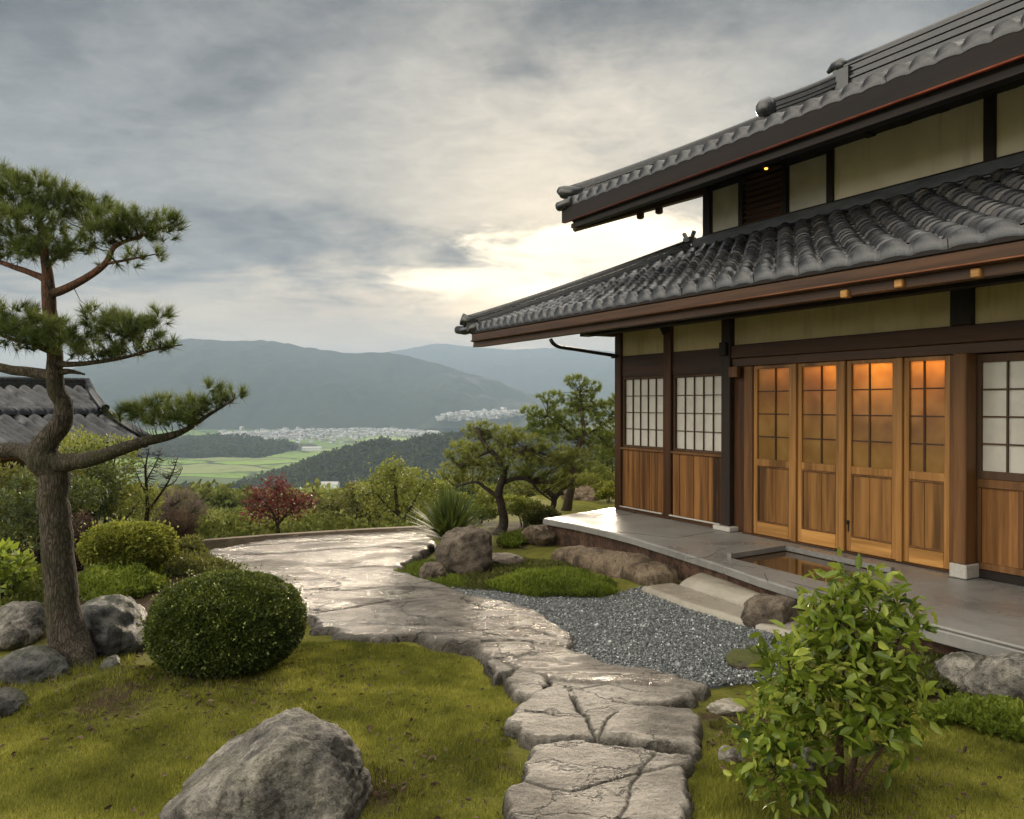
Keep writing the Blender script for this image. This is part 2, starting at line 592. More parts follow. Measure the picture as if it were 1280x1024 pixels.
def paper_mat():
    m, nt = new_mat('window paper')
    v = coords(nt)
    n = noise_n(nt, v, 4, 5, 0.6)
    n2 = noise_n(nt, v, 1.1, 3, 0.6)
    c = ramp(nt, n, [(0.3, (0.42, 0.395, 0.345)), (0.7, (0.56, 0.535, 0.475))])
    c = mixc(nt, mth(nt, 'MULTIPLY', n2, 0.35), c, (0.36, 0.325, 0.27))
    out(nt, princ(nt, c, 0.35, None, 0.5, coat=0.15))
    return m


def amber_mat():
    m, nt = new_mat('amber frosted glass')
    v = coords(nt)
    n = noise_n(nt, v, 2.2, 3, 0.5, 0.2)
    c = ramp(nt, n, [(0.30, (0.52, 0.31, 0.095)), (0.55, (0.78, 0.52, 0.17)), (0.75, (0.92, 0.68, 0.28))])  # dark blotches painted into the glass stand in for uneven reflections
    tr = nd(nt, 'ShaderNodeBsdfTranslucent', {0: c}).outputs[0]
    df = princ(nt, mixc(nt, 0.6, c, (0.045, 0.022, 0.009)), 0.16, bump(nt, noise_n(nt, v, 26, 3, 0.6), 0.25, 0.004), 0.5)
    out(nt, nd(nt, 'ShaderNodeMixShader', {0: 0.55, 1: df, 2: tr}).outputs[0])
    return m


def tile_mat(name='smoked roof tile', k=(1, 1, 1)):
    m, nt = new_mat(name)
    kk = lambda *c: tuple(a * b for a, b in zip(c, k))
    a = nd(nt, 'ShaderNodeAttribute', attribute_name='var').outputs['Fac']
    v = coords(nt)
    n = noise_n(nt, v, 7, 6, 0.65)
    n2 = noise_n(nt, v, 1.2, 4, 0.6)
    n3 = noise_n(nt, v, 45, 4, 0.7)
    c = ramp(nt, a, [(0.0, kk(0.010, 0.011, 0.013)), (0.5, kk(0.046, 0.046, 0.049)), (1.0, kk(0.135, 0.130, 0.126))])
    c = mixc(nt, mth(nt, 'MULTIPLY', sstep(nt, n, 0.50, 0.72), 0.35), c, kk(0.13, 0.118, 0.106))
    c = mixc(nt, mth(nt, 'MULTIPLY', sstep(nt, n2, 0.52, 0.68), 0.45), c, (0.02, 0.02, 0.022))
    r = mth(nt, 'ADD', 0.14, mth(nt, 'MULTIPLY', n, 0.30))
    out(nt, princ(nt, c, r, bump(nt, mth(nt, 'ADD', n, mth(nt, 'MULTIPLY', n3, 0.5)), 0.12, 0.006), 0.7))
    return m


def metal_mat(name, col, rough, metal=1.0):
    m, nt = new_mat(name)
    n = noise_n(nt, coords(nt, (3, 12, 12)), 1.0, 5, 0.65)
    c = mixc(nt, sstep(nt, n, 0.35, 0.7), col, tuple(0.55 * a for a in col))
    out(nt, princ(nt, c, mth(nt, 'ADD', rough - 0.1, mth(nt, 'MULTIPLY', n, 0.25)), None, 0.5, metal))
    return m


def porch_mat(name, col, light):
    m, nt = new_mat(name)
    v = coords(nt)
    n = noise_n(nt, v, 1.3, 6, 0.6, 0.3)
    n2 = noise_n(nt, v, 16, 6, 0.65)
    n3 = noise_n(nt, v, 90, 3, 0.6)
    c = ramp(nt, mth(nt, 'ADD', mth(nt, 'MULTIPLY', n, 0.7), mth(nt, 'MULTIPLY', n2, 0.3)), [(0.34, col), (0.66, light)])
    c = mixc(nt, mth(nt, 'MULTIPLY', n3, 0.25), c, tuple(0.6 * a for a in col))
    r = mth(nt, 'ADD', 0.22, mth(nt, 'MULTIPLY', sstep(nt, n, 0.36, 0.64), 0.26))
    out(nt, princ(nt, c, r, bump(nt, n2, 0.14, 0.006), 0.5))
    return m


def path_mat(name, dark, mid, light, wet=0.42, crack=1.3):
    m, nt = new_mat(name)
    v = coords(nt)
    vs = coords(nt, (0.8, 1.5, 1.0))
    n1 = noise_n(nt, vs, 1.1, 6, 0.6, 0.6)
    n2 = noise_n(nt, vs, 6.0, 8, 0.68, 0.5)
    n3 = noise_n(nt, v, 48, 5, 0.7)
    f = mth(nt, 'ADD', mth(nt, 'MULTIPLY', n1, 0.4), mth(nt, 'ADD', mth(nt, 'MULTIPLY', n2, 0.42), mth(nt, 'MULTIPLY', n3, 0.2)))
    c = ramp(nt, f, [(0.41, dark), (0.5, mid), (0.60, light)])  # rock tones plus painted hollow shade, dark end on the bump lows
    pit_shade = noise_n(nt, v, 26.0, 6, 0.75)
    c = mixc(nt, mth(nt, 'MULTIPLY', sstep(nt, pit_shade, 0.53, 0.63), 0.6), c, tuple(0.4 * a for a in dark))  # dark specks painted as the shade of small pits
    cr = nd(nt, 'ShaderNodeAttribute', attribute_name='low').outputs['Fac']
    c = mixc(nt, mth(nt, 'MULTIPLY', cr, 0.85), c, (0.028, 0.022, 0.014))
    st = noise_n(nt, vs, 2.4, 6, 0.7, 0.4)
    c = mixc(nt, mth(nt, 'MULTIPLY', sstep(nt, st, 0.54, 0.68), 0.5), c, (0.07, 0.052, 0.032))
    sp = noise_n(nt, v, 130, 2, 0.5)
    c = mixc(nt, mth(nt, 'MULTIPLY', sstep(nt, sp, 0.58, 0.68), 0.35), c, light)
    wv = nd(nt, 'ShaderNodeTexNoise', {'Vector': v, 'Scale': 2.2, 'Detail': 6, 'Roughness': 0.65}).outputs[1]
    cvv = nd(nt, 'ShaderNodeVectorMath', {0: coords(nt, (1.0, 1.9, 0.0)), 1: nd(nt, 'ShaderNodeVectorMath', {0: wv, 3: 0.75}, operation='SCALE').outputs[0]}, operation='ADD').outputs[0]
    ce = nd(nt, 'ShaderNodeTexVoronoi', {'Vector': cvv, 'Scale': crack}, feature='DISTANCE_TO_EDGE').outputs[0]
    line = mth(nt, 'SUBTRACT', 1.0, sstep(nt, ce, 0.006, 0.028))
    line = mth(nt, 'MULTIPLY', line, sstep(nt, noise_n(nt, v, 1.7, 3, 0.5), 0.36, 0.56))
    c = mixc(nt, mth(nt, 'MULTIPLY', line, 0.85), c, (0.022, 0.018, 0.012))
    wn = sstep(nt, n1, 0.40, 0.53)
    r = mth(nt, 'SUBTRACT', 0.64, mth(nt, 'MULTIPLY', wn, wet))
    r = mth(nt, 'ADD', r, mth(nt, 'MULTIPLY', mth(nt, 'SUBTRACT', n3, 0.5), 0.25))
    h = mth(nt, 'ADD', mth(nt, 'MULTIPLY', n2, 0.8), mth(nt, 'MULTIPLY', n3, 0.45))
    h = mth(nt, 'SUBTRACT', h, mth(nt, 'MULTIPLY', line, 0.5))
    out(nt, princ(nt, c, r, bump(nt, h, 1.0, 0.045), 0.5))
    return m


def soil_mat():
    """moss, thin turf and bare soil of the garden; 'bare' marks worn soil"""
    m, nt = new_mat('garden soil and moss')
    v = coords(nt)
    n1 = noise_n(nt, v, 0.9, 6, 0.62, 0.3)
    n2 = noise_n(nt, v, 5.0, 6, 0.7)
    n3 = noise_n(nt, v, 70, 4, 0.7)
    green = ramp(nt, mth(nt, 'ADD', mth(nt, 'MULTIPLY', n2, 0.6), mth(nt, 'MULTIPLY', n3, 0.4)),
                 [(0.3, (0.06, 0.066, 0.013)), (0.5, (0.16, 0.16, 0.028)), (0.7, (0.29, 0.265, 0.06))])
    brown = ramp(nt, n3, [(0.3, (0.030, 0.020, 0.011)), (0.7, (0.10, 0.068, 0.036))])
    b = nd(nt, 'ShaderNodeAttribute', attribute_name='bare').outputs['Fac']
    k = sstep(nt, mth(nt, 'ADD', mth(nt, 'ADD', b, 0.08), mth(nt, 'ADD', mth(nt, 'MULTIPLY', mth(nt, 'SUBTRACT', n1, 0.5), 1.0), mth(nt, 'MULTIPLY', mth(nt, 'SUBTRACT', n2, 0.5), 1.1))), 0.36, 0.66)
    c = mixc(nt, k, green, brown)
    out(nt, princ(nt, c, 0.92, bump(nt, mth(nt, 'ADD', n3, mth(nt, 'MULTIPLY', n2, 0.6)), 0.9, 0.03), 0.15))
    return m


def gravel_mat(name='gravel chips'):
    m, nt = new_mat(name)
    a = nd(nt, 'ShaderNodeAttribute', attribute_name='var').outputs['Fac']
    c = ramp(nt, a, [(0.0, (0.045, 0.050, 0.050)), (0.5, (0.155, 0.166, 0.166)), (0.82, (0.31, 0.325, 0.32)), (1.0, (0.62, 0.63, 0.62))])
    out(nt, princ(nt, c, 0.5, None, 0.4))
    return m


def plain(name, col, rough=0.8, var=0.3, scale=12.0, spec=0.3):
    m, nt = new_mat(name)
    n = noise_n(nt, coords(nt, rand=True), scale, 5, 0.65)
    c = mixc(nt, n, tuple(a * (1 - var) for a in col), tuple(min(1, a * (1 + var)) for a in col))
    out(nt, princ(nt, c, rough, bump(nt, n, 0.3, 0.01), spec))
    return m


def water_mat():
    m, nt = new_mat('still brown water')
    n = noise_n(nt, coords(nt), 7, 3, 0.5)
    out(nt, princ(nt, (0.050, 0.028, 0.010), 0.07, bump(nt, n, 0.05, 0.01), 0.5))
    return m


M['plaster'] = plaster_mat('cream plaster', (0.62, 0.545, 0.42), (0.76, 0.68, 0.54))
M['plaster_shaded'] = plaster_mat('eave shaded plaster', (0.40, 0.325, 0.185), (0.52, 0.435, 0.265))  # darker copy of the plaster, shade under the lower eave painted in
M['paper'] = paper_mat()
M['amber'] = amber_mat()
M['tile'] = tile_mat()
M['tile_blue'] = tile_mat('dark blue grey roof tile', (0.26, 0.31, 0.40))
M['copper'] = metal_mat('copper gutter', (0.15, 0.065, 0.035), 0.42)
M['copper_dark'] = metal_mat('dark red copper gutter', (0.14, 0.040, 0.022), 0.45)
M['iron'] = metal_mat('dark iron', (0.05, 0.045, 0.042), 0.5)
M['lead'] = metal_mat('grey flashing metal', (0.10, 0.105, 0.115), 0.5, 0.35)
M['porch'] = porch_mat('smooth grey slab', (0.15, 0.145, 0.135), (0.27, 0.26, 0.24))
M['step'] = porch_mat('pale worn step stone', (0.22, 0.195, 0.15), (0.37, 0.335, 0.27))
M['footing'] = porch_mat('pale footing stone', (0.34, 0.32, 0.28), (0.52, 0.49, 0.44))
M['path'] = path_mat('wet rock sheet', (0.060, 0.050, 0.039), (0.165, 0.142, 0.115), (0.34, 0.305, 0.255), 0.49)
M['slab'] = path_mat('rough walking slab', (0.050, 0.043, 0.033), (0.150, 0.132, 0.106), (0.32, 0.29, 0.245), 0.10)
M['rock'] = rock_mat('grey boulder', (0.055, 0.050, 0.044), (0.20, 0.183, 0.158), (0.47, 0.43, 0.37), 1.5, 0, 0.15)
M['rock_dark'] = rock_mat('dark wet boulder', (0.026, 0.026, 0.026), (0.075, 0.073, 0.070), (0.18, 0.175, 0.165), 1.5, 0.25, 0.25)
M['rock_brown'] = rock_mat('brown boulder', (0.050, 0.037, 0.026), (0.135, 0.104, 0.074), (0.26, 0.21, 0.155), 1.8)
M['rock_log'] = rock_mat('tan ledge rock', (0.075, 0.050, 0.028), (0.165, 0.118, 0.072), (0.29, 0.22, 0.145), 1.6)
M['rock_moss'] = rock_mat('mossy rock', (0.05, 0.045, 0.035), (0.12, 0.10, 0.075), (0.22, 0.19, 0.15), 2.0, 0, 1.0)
M['soil'] = soil_mat()
M['gravel'] = gravel_mat()
M['water'] = water_mat()
M['bark_pine'] = bark_mat('pine bark', (0.026, 0.021, 0.016), (0.14, 0.115, 0.088), 1.6, 0.55, ((0.20, 0.085, 0.05), 2.0, 2.5))
M['bark'] = bark_mat('dark bark', (0.022, 0.017, 0.013), (0.09, 0.07, 0.052), 2.5)
M['bark_warm'] = bark_mat('brown stem bark', (0.06, 0.036, 0.02), (0.20, 0.13, 0.075), 4.0)
M['needle'] = leaf_mat('pine needles', (0.016, 0.034, 0.010), (0.065, 0.105, 0.026), (0.21, 0.25, 0.07), 0.30, 0.5)
M['needle_light'] = leaf_mat('garden pine foliage', (0.060, 0.082, 0.014), (0.20, 0.23, 0.042), (0.40, 0.42, 0.10), 0.35, 0.55)
M['needle_mid'] = leaf_mat('mid green pine foliage', (0.042, 0.078, 0.016), (0.14, 0.20, 0.040), (0.31, 0.36, 0.09), 0.35, 0.55)
M['box_dark'] = leaf_mat('clipped dark leaves', (0.014, 0.028, 0.005), (0.078, 0.110, 0.017), (0.23, 0.26, 0.055), 0.22, 0.42, 0.4)
M['box_light'] = leaf_mat('clipped light leaves', (0.07, 0.085, 0.012), (0.23, 0.25, 0.036), (0.46, 0.46, 0.10), 0.4, 0.5)
M['leaf_bright'] = leaf_mat('fresh broad leaves', (0.026, 0.058, 0.006), (0.19, 0.27, 0.028), (0.44, 0.49, 0.085), 0.5, 0.32, 0.5)
M['leaf_olive'] = leaf_mat('olive shrub leaves', (0.034, 0.040, 0.012), (0.105, 0.110, 0.030), (0.23, 0.215, 0.065), 0.35, 0.55)
M['leaf_spring'] = leaf_mat('spring green leaves', (0.065, 0.085, 0.016), (0.17, 0.20, 0.036), (0.32, 0.34, 0.08), 0.4, 0.55)
M['leaf_deep'] = leaf_mat('deep green leaves', (0.017, 0.030, 0.010), (0.052, 0.078, 0.024), (0.12, 0.155, 0.05), 0.3, 0.55)
M['leaf_red'] = leaf_mat('red maple leaves', (0.045, 0.014, 0.014), (0.12, 0.032, 0.032), (0.22, 0.075, 0.065), 0.4, 0.5, tcol=(0.25, 0.05, 0.04))
M['leaf_brown'] = leaf_mat('dry brown twigs', (0.030, 0.018, 0.013), (0.075, 0.045, 0.032), (0.16, 0.10, 0.075), 0.2, 0.8, tcol=(0.1, 0.06, 0.04))
M['twig_pink'] = leaf_mat('pinkish bare twigs', (0.09, 0.062, 0.052), (0.17, 0.122, 0.105), (0.28, 0.21, 0.18), 0.2, 0.8, tcol=(0.2, 0.14, 0.12))
M['spike'] = leaf_mat('spiky long leaves', (0.016, 0.034, 0.008), (0.045, 0.078, 0.018), (0.11, 0.145, 0.04), 0.3, 0.6, 0.25)
M['grass'] = leaf_mat('short turf blades', (0.080, 0.090, 0.014), (0.29, 0.290, 0.044), (0.55, 0.50, 0.12), 0.4, 0.6, 0.25)
M['cover'] = leaf_mat('ground cover leaves', (0.045, 0.075, 0.010), (0.16, 0.215, 0.022), (0.33, 0.38, 0.06), 0.4, 0.5)
M['cover_dull'] = leaf_mat('dull ground cover leaves', (0.032, 0.040, 0.010), (0.075, 0.085, 0.020), (0.15, 0.15, 0.04), 0.35, 0.55)

# ------------------------------------------------------------------ the garden terrace
TERRACE = [(-16, -9), (16, -9), (16, 16), (3.4, 17.5), (0.6, 16.5), (-0.5, 13.0), (-1.25, 11.5), (-4.2, 10.55), (-6, 11.0), (-9, 12.2), (-16, 12.5)]
BARE = [((150, 880), 0.45, 0.62), ((330, 858), 0.5, 0.7), ((30, 850), 0.6, 0.7), ((470, 985), 0.28, 0.8), ((560, 900), 0.35, 0.3), ((410, 1000), 0.4, 0.3),
        ((1060, 985), 0.35, 0.6), ((1150, 960), 0.5, 0.45), ((920, 900), 0.35, 0.55), ((1200, 860), 0.5, 0.8), ((900, 1000), 0.3, 0.4), ((640, 720), 1.1, 0.9),
        ((150, 760), 1.4, 0.9), ((40, 760), 1.4, 0.9), ((1130, 840), 0.6, 0.5), ((280, 930), 0.4, 0.4), ((620, 960), 0.25, 0.5), ((700, 660), 2.0, 0.6)]


def bareness(P):
    b = np.zeros(len(P))
    for (px, py), r, a in BARE:
        c = np.array(G(px, py))
        b = np.maximum(b, a * np.exp(-((P - c) ** 2).sum(1) / (r * r)))
    return b


def ground_h(P):
    Q = np.c_[P, np.zeros(len(P))]
    h = 0.035 * fbm(Q * 0.7, 3, 3) + 0.018 * fbm(Q * 3.1, 3, 5) - 0.02
    # low mossy mounds round the pine and along the shrubbery
    for (px, py), r, a in (((90, 860), 0.8, 0.10), ((280, 880), 0.7, 0.06), ((500, 900), 0.8, 0.03), ((120, 740), 1.6, 0.15), ((1220, 880), 0.7, 0.04)):
        c = np.array(G(px, py))
        h = h + a * np.exp(-((P - c) ** 2).sum(1) / (r * r))
    sd = sdist(P, TERRACE)
    return h - 0.25 * np.clip(-sd, 0, None)


def build_ground():
    xs = np.concatenate([np.linspace(-16, -5, 40)[:-1], np.linspace(-5, 5, 260), np.linspace(5, 16, 40)[1:]])
    ys = np.concatenate([np.linspace(-9, 2.4, 30)[:-1], np.linspace(2.4, 9, 200), np.linspace(9, 18, 80)[1:]])
    X, Y = np.meshgrid(xs, ys)
    P = np.c_[X.ravel(), Y.ravel()]
    o = mesh_np('ground', np.c_[P, ground_h(P)], grid_faces(len(xs), len(ys)), M['soil'], smooth=True, vattr={'bare': bareness(P)})
    tag(o, kind='structure')


build_ground()


def patch(name, poly, mat, res=0.03, thick=0.08, edge=0.10, relief=0.02, freq=(1.2, 2.6), seed=1, wob=0.04, cracks=(), base=0.0, tilt=(0, 0), plates=0.0):
    """A thick sheet of stone whose rim drops into the ground: height field inside an outline."""
    poly = np.asarray(poly, float)
    lo, hi = poly.min(0) - 0.15, poly.max(0) + 0.15
    xs, ys = np.arange(lo[0], hi[0], res), np.arange(lo[1], hi[1], res)
    X, Y = np.meshgrid(xs, ys)
    P = np.c_[X.ravel(), Y.ravel()]
    Q = np.c_[P, np.full(len(P), seed * 3.7)]
    sd = sdist(P, poly) + wob * fbm(Q * 5.5, 4, seed, 0.6)
    prof = np.sqrt(np.clip(1 - (1 - np.clip(sd / edge, 0, 1)) ** 2, 0, 1))
    A = Q * np.array([freq[0], freq[1], 1])
    warp = 0.5 * fbm(Q * 0.9, 2, seed + 8)
    A = A + warp[:, None]
    rel = 0.6 * fbm(A, 5, seed + 2) + 0.5 * (ridged(A * 1.6, 5, seed + 4) - 0.3) + 0.55 * fbm(A * 6, 5, seed + 6, 0.6)
    if plates:
        lay = fbm(A * 0.8, 3, seed + 12) * 3.0
        fl = np.floor(lay)
        rel = rel + plates * (fl + sstp(lay - fl, 0.72, 1.0))
    z = thick * prof + relief * rel
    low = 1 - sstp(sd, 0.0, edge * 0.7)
    for line, w, dep in cracks:
        wv = 0.07 * fbm(Q * 4.0, 4, seed + 21)
        dl = ldist(P + wv[:, None] * np.array([1.0, 0.8]), line)
        k = np.exp(-(dl / (w * 0.27)) ** 2)
        z = z - dep * k - 0.25 * dep * np.exp(-(dl / (w * 3)) ** 2)
        low = np.maximum(low, np.exp(-(dl / (w * 0.42)) ** 2))
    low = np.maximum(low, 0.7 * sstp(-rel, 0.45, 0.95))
    z = np.where(sd < 0, -0.10 + 0.0 * z, z)
    z = z + base + tilt[0] * (P[:, 0] - poly[:, 0].mean()) + tilt[1] * (P[:, 1] - poly[:, 1].mean())
    F = grid_faces(len(xs), len(ys))
    F = F[(sd[F] > -res * 1.6).all(1)]
    used = np.unique(F)
    mp = np.full(len(P), -1)
    mp[used] = np.arange(len(used))
    V = np.c_[P, z][used]
    return mesh_np(name, V, mp[F], mat, smooth=True, vattr={'low': low[used]})


def gp(*pts):
    return [G(*p) for p in pts]


PATH = gp((232, 712), (262, 694), (330, 681), (420, 673), (520, 668.5), (548, 684), (520, 702), (497, 722), (548, 737), (590, 752), (650, 764), (722, 800),
          (720, 822), (765, 843), (860, 856), (858, 872), (770, 868), (700, 866), (655, 853), (612, 836), (594, 818), (545, 814), (508, 802), (470, 809), (430, 804),
          (394, 794), (372, 775), (350, 745), (300, 722))
PATH_CRACKS = [(gp((392, 776), (430, 770), (500, 760), (560, 752), (640, 756)), 0.030, 0.035), (gp((250, 702), (330, 700), (420, 694), (470, 690), (500, 692)), 0.06, 0.03),
               (gp((385, 745), (430, 748), (480, 742), (520, 745)), 0.04, 0.02), (gp((470, 806), (500, 792), (560, 790), (600, 800)), 0.022, 0.022),
               (gp((590, 815), (640, 812), (700, 818), (760, 838)), 0.022, 0.024), (gp((300, 690), (400, 683), (500, 679)), 0.07, 0.025),
               (gp((420, 720), (470, 716), (540, 722)), 0.05, 0.02), (gp((640, 790), (690, 806), (720, 812)), 0.02, 0.015)]
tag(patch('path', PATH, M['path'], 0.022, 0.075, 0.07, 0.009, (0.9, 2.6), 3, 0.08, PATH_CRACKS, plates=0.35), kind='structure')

GRAVEL = gp((520, 738), (600, 738), (640, 742), (720, 752), (782, 748), (805, 736), (850, 752), (935, 785), (1000, 800), (1015, 825), (955, 850), (880, 862), (760, 852), (690, 830), (640, 790), (560, 760))
gpoly = np.array(GRAVEL)


def build_gravel():
    o = patch('gravel_bed', GRAVEL, plain('crushed stone bed', (0.06, 0.068, 0.074), 0.8, 0.5, 60), 0.05, 0.018, 0.2, 0.003, seed=9, wob=0.03)
    tag(o, kind='structure')
    lo, hi = gpoly.min(0), gpoly.max(0)
    n = 150000
    P = RNG.uniform(lo, hi, (n, 2))
    sd = sdist(P, gpoly) + 0.10 * fbm(np.c_[P * 3, np.zeros(n)], 3, 4)
    P = P[sd > RNG.uniform(-0.10, 0.05, n)]
    n = len(P)
    base = np.array([(1, 0, 0), (0, 1, 0), (-1, 0, 0), (0, -1, 0), (0, 0, 1), (0, 0, -1)], float)
    tri = np.array([(0, 1, 4), (1, 2, 4), (2, 3, 4), (3, 0, 4), (1, 0, 5), (2, 1, 5), (3, 2, 5), (0, 3, 5)])
    r = RNG.lognormal(math.log(0.0058), 0.42, n)
    B = base[None] * RNG.uniform(0.6, 1.3, (n, 6, 1)) + RNG.normal(0, 0.22, (n, 6, 3))
    B *= r[:, None, None]
    B[:, :, 2] *= 0.8
    a = RNG.uniform(0, 6.283, n)
    ca, sa = np.cos(a)[:, None], np.sin(a)[:, None]
    bx = B[:, :, 0] * ca - B[:, :, 1] * sa
    by = B[:, :, 0] * sa + B[:, :, 1] * ca
    z = 0.020 + RNG.uniform(-0.006, 0.010, n)
    V = np.stack([bx + P[:, :1], by + P[:, 1:], B[:, :, 2] + z[:, None]], 2).reshape(-1, 3)
    F = (tri[None] + (np.arange(n) * 6)[:, None, None]).reshape(-1, 3)
    var = np.repeat(np.clip(RNG.beta(1.6, 2.4, n) + (RNG.random(n) < 0.03) * 0.6, 0, 1), 8)
    tag(mesh_np('gravel', V, F, M['gravel'], attr={'var': var}), kind='stuff')


build_gravel()

SLABS = [
    ([(684, 862), (700, 846), (740, 840), (830, 850), (884, 868), (874, 886), (812, 894), (740, 886), (700, 880)], 'brown tinted flat slab between the wet rock sheet and the cracked grey slab', 0.10,
     [([(700, 880), (760, 868), (830, 880)], 0.02, 0.012)]),
    ([(631, 916), (652, 896), (668, 880), (700, 869), (738, 876), (800, 895), (862, 903), (878, 925), (872, 956), (800, 947), (745, 938), (690, 944), (645, 936)], 'grey walking slab split by a crack, in the middle of the slab path', 0.13,
     [([(712, 872), (725, 905), (746, 940)], 0.022, 0.05), ([(746, 940), (758, 920), (768, 908)], 0.016, 0.03), ([(660, 905), (690, 915), (730, 912)], 0.02, 0.012)]),
    ([(648, 976), (668, 950), (720, 942), (800, 950), (866, 964), (862, 1000), (856, 1050), (800, 1090), (700, 1090), (640, 1050), (634, 1010)], 'large grey walking slab at the near end of the path beside the boulder', 0.13,
     [([(650, 1000), (720, 1010), (800, 985), (860, 975)], 0.02, 0.02), ([(770, 1060), (790, 1000), (820, 960)], 0.015, 0.02)]),
    ([(632, 862), (650, 846), (682, 850), (690, 868), (668, 884), (646, 880)], 'fist shaped edge stone tucked between the lawn and the brown tinted slab', 0.12, []),
    ([(603, 838), (622, 826), (655, 838), (640, 852), (618, 856)], 'small rounded edge stone where the lawn meets the wet rock sheet', 0.10, []),
]
for i, (pp, lab, th, cr) in enumerate(SLABS):
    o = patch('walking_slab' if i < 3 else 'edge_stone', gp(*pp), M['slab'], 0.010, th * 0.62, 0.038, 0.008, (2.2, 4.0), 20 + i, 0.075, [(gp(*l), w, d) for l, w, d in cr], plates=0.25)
    tag(o, lab, 'stone slab' if i < 3 else 'edge stone', 'stones of the garden path')

# ------------------------------------------------------------------ porch slab with its sunken basin
HC = (1.62, 11.74)
HROT = math.atan2(-0.8726, 0.4885)


def hw(s, y, z=0.0):
    return (HC[0] + 0.4885 * s + 0.8726 * y, HC[1] - 0.8726 * s + 0.4885 * y, z)


def inset(poly, d):
    n = len(poly)
    c = []
    area = sum(poly[i][0] * poly[(i + 1) % n][1] - poly[(i + 1) % n][0] * poly[i][1] for i in range(n))
    sg = 1 if area > 0 else -1
    for i in range(n):
        a, b, e = Vector(poly[i - 1]), Vector(poly[i]), Vector(poly[(i + 1) % n])
        d1, d2 = (b - a).normalized(), (e - b).normalized()
        n1, n2 = Vector((-d1.y, d1.x)) * sg, Vector((-d2.y, d2.x)) * sg
        bis = (n1 + n2).normalized()
        c.append(tuple(b + bis * d / max(0.4, bis.dot(n1))))
    return c


def build_porch():
    outer = [(-0.28, 0.04), (0.22, -1.50), (0.84, -1.41), (1.4, -1.39), (2.05, -1.41), (2.74, -1.50), (3.67, -1.63), (4.3, -1.76), (4.86, -1.84), (6.6, -1.87), (9.7, -1.87), (9.7, 0.04)]
    hole = [(3.47, -1.28), (3.40, -0.40), (4.72, -0.46), (4.80, -1.36)]
    m = MB()
    zt = 0.30

    def ring(p, q, z0, z1):
        n = len(p)
        m.add([(*a, z0) for a in p] + [(*a, z1) for a in q], [(i, (i + 1) % n, n + (i + 1) % n, n + i) for i in range(n)])
    from mathutils.geometry import tessellate_polygon
    oi, hi = inset(outer, 0.014), inset(hole, -0.014)
    pts = [Vector((*p, zt)) for p in oi] + [Vector((*p, zt)) for p in hi]
    tris = tessellate_polygon([pts[:len(oi)], pts[len(oi):]])
    m.add(pts, [t for t in tris])
    ring(outer, oi, zt - 0.014, zt)
    ring(outer, outer, 0.225, zt - 0.014)
    ring(inset(outer, 0.3), outer, 0.225, 0.225)
    ring(hi, hole, zt, zt - 0.014)
    ring(hole, hole, zt - 0.014, 0.02)
    o = m.build('porch', M['porch'])
    bpy.context.view_layer.update()
    bm = bmesh.new()
    bm.from_mesh(o.data)
    bmesh.ops.recalc_face_normals(bm, faces=bm.faces)
    bm.to_mesh(o.data)
    bm.free()
    o.location = (*HC, 0)
    o.rotation_euler = (0, 0, HROT)
    tag(o, kind='structure')
    # footing wall under the slab
    o = MB()
    fp = inset(outer, 0.05)
    n = len(fp)
    for i in range(n):
        j = (i + 1) % n
        o.add([(*fp[i], -0.15), (*fp[j], -0.15), (*fp[j], 0.224), (*fp[i], 0.224)], [(0, 1, 2, 3)])
    w = o.build('porch_footing', rock_mat('red brown footing', (0.04, 0.022, 0.015), (0.10, 0.05, 0.03), (0.19, 0.11, 0.07), 2.5))
    w.location, w.rotation_euler = (*HC, 0), (0, 0, HROT)
    tag(w, kind='structure')
    # joints of the paving
    s = MB()
    for line in ([(757, 664), (800, 668), (845, 673), (905, 663)], [(858, 699), (884, 697), (896, 691)], [(733, 640), (760, 645), (790, 643)], [(905, 716), (908, 722)],
                 [(956, 717), (960, 727)], [(985, 727), (1030, 740), (1110, 757)]):
        q = [Vector((*G(px, py, 0.3), 0.3015)) for px, py in line]
        for a, b2 in zip(q[:-1], q[1:]):
            s.bar(a, b2, 0.006, 0.002)
    tag(s.build('porch_joint', plain('dark paving joint', (0.045, 0.042, 0.038))), kind='structure')
    # pale kerb strip on the near edge
    k = MB().box(5.75, 9.7, -1.905, -1.70, 0.302, 0.325, 0.008)
    k.box(5.75, 9.7, -1.93, -1.875, 0.21, 0.30, 0.006)
    o = k.build('porch_kerb', M['porch'])
    o.location, o.rotation_euler = (*HC, 0), (0, 0, HROT)
    tag(o, kind='structure')
    # the water and its basin floor
    wt_ = MB().add([(*p, 0.278) for p in inset(hole, -0.004)], [(0, 1, 2, 3)])
    o = wt_.build('water', M['water'])
    o.location, o.rotation_euler = (*HC, 0), (0, 0, HROT)
    tag(o, kind='structure')
    # low timber kerb and wet lip round the basin
    r = MB()
    for a, b2, w_ in ((hole[0], hole[1], 0.05), (hole[1], hole[2], 0.05)):
        r.bar((*a, 0.312), (*b2, 0.312), w_, 0.05)
    o = r.build('basin_rim', M['porch'])
    o.location, o.rotation_euler = (*HC, 0), (0, 0, HROT)
    tag(o, 'low raised grey stone rim along two sides of the brown water basin', 'basin rim')


build_porch()

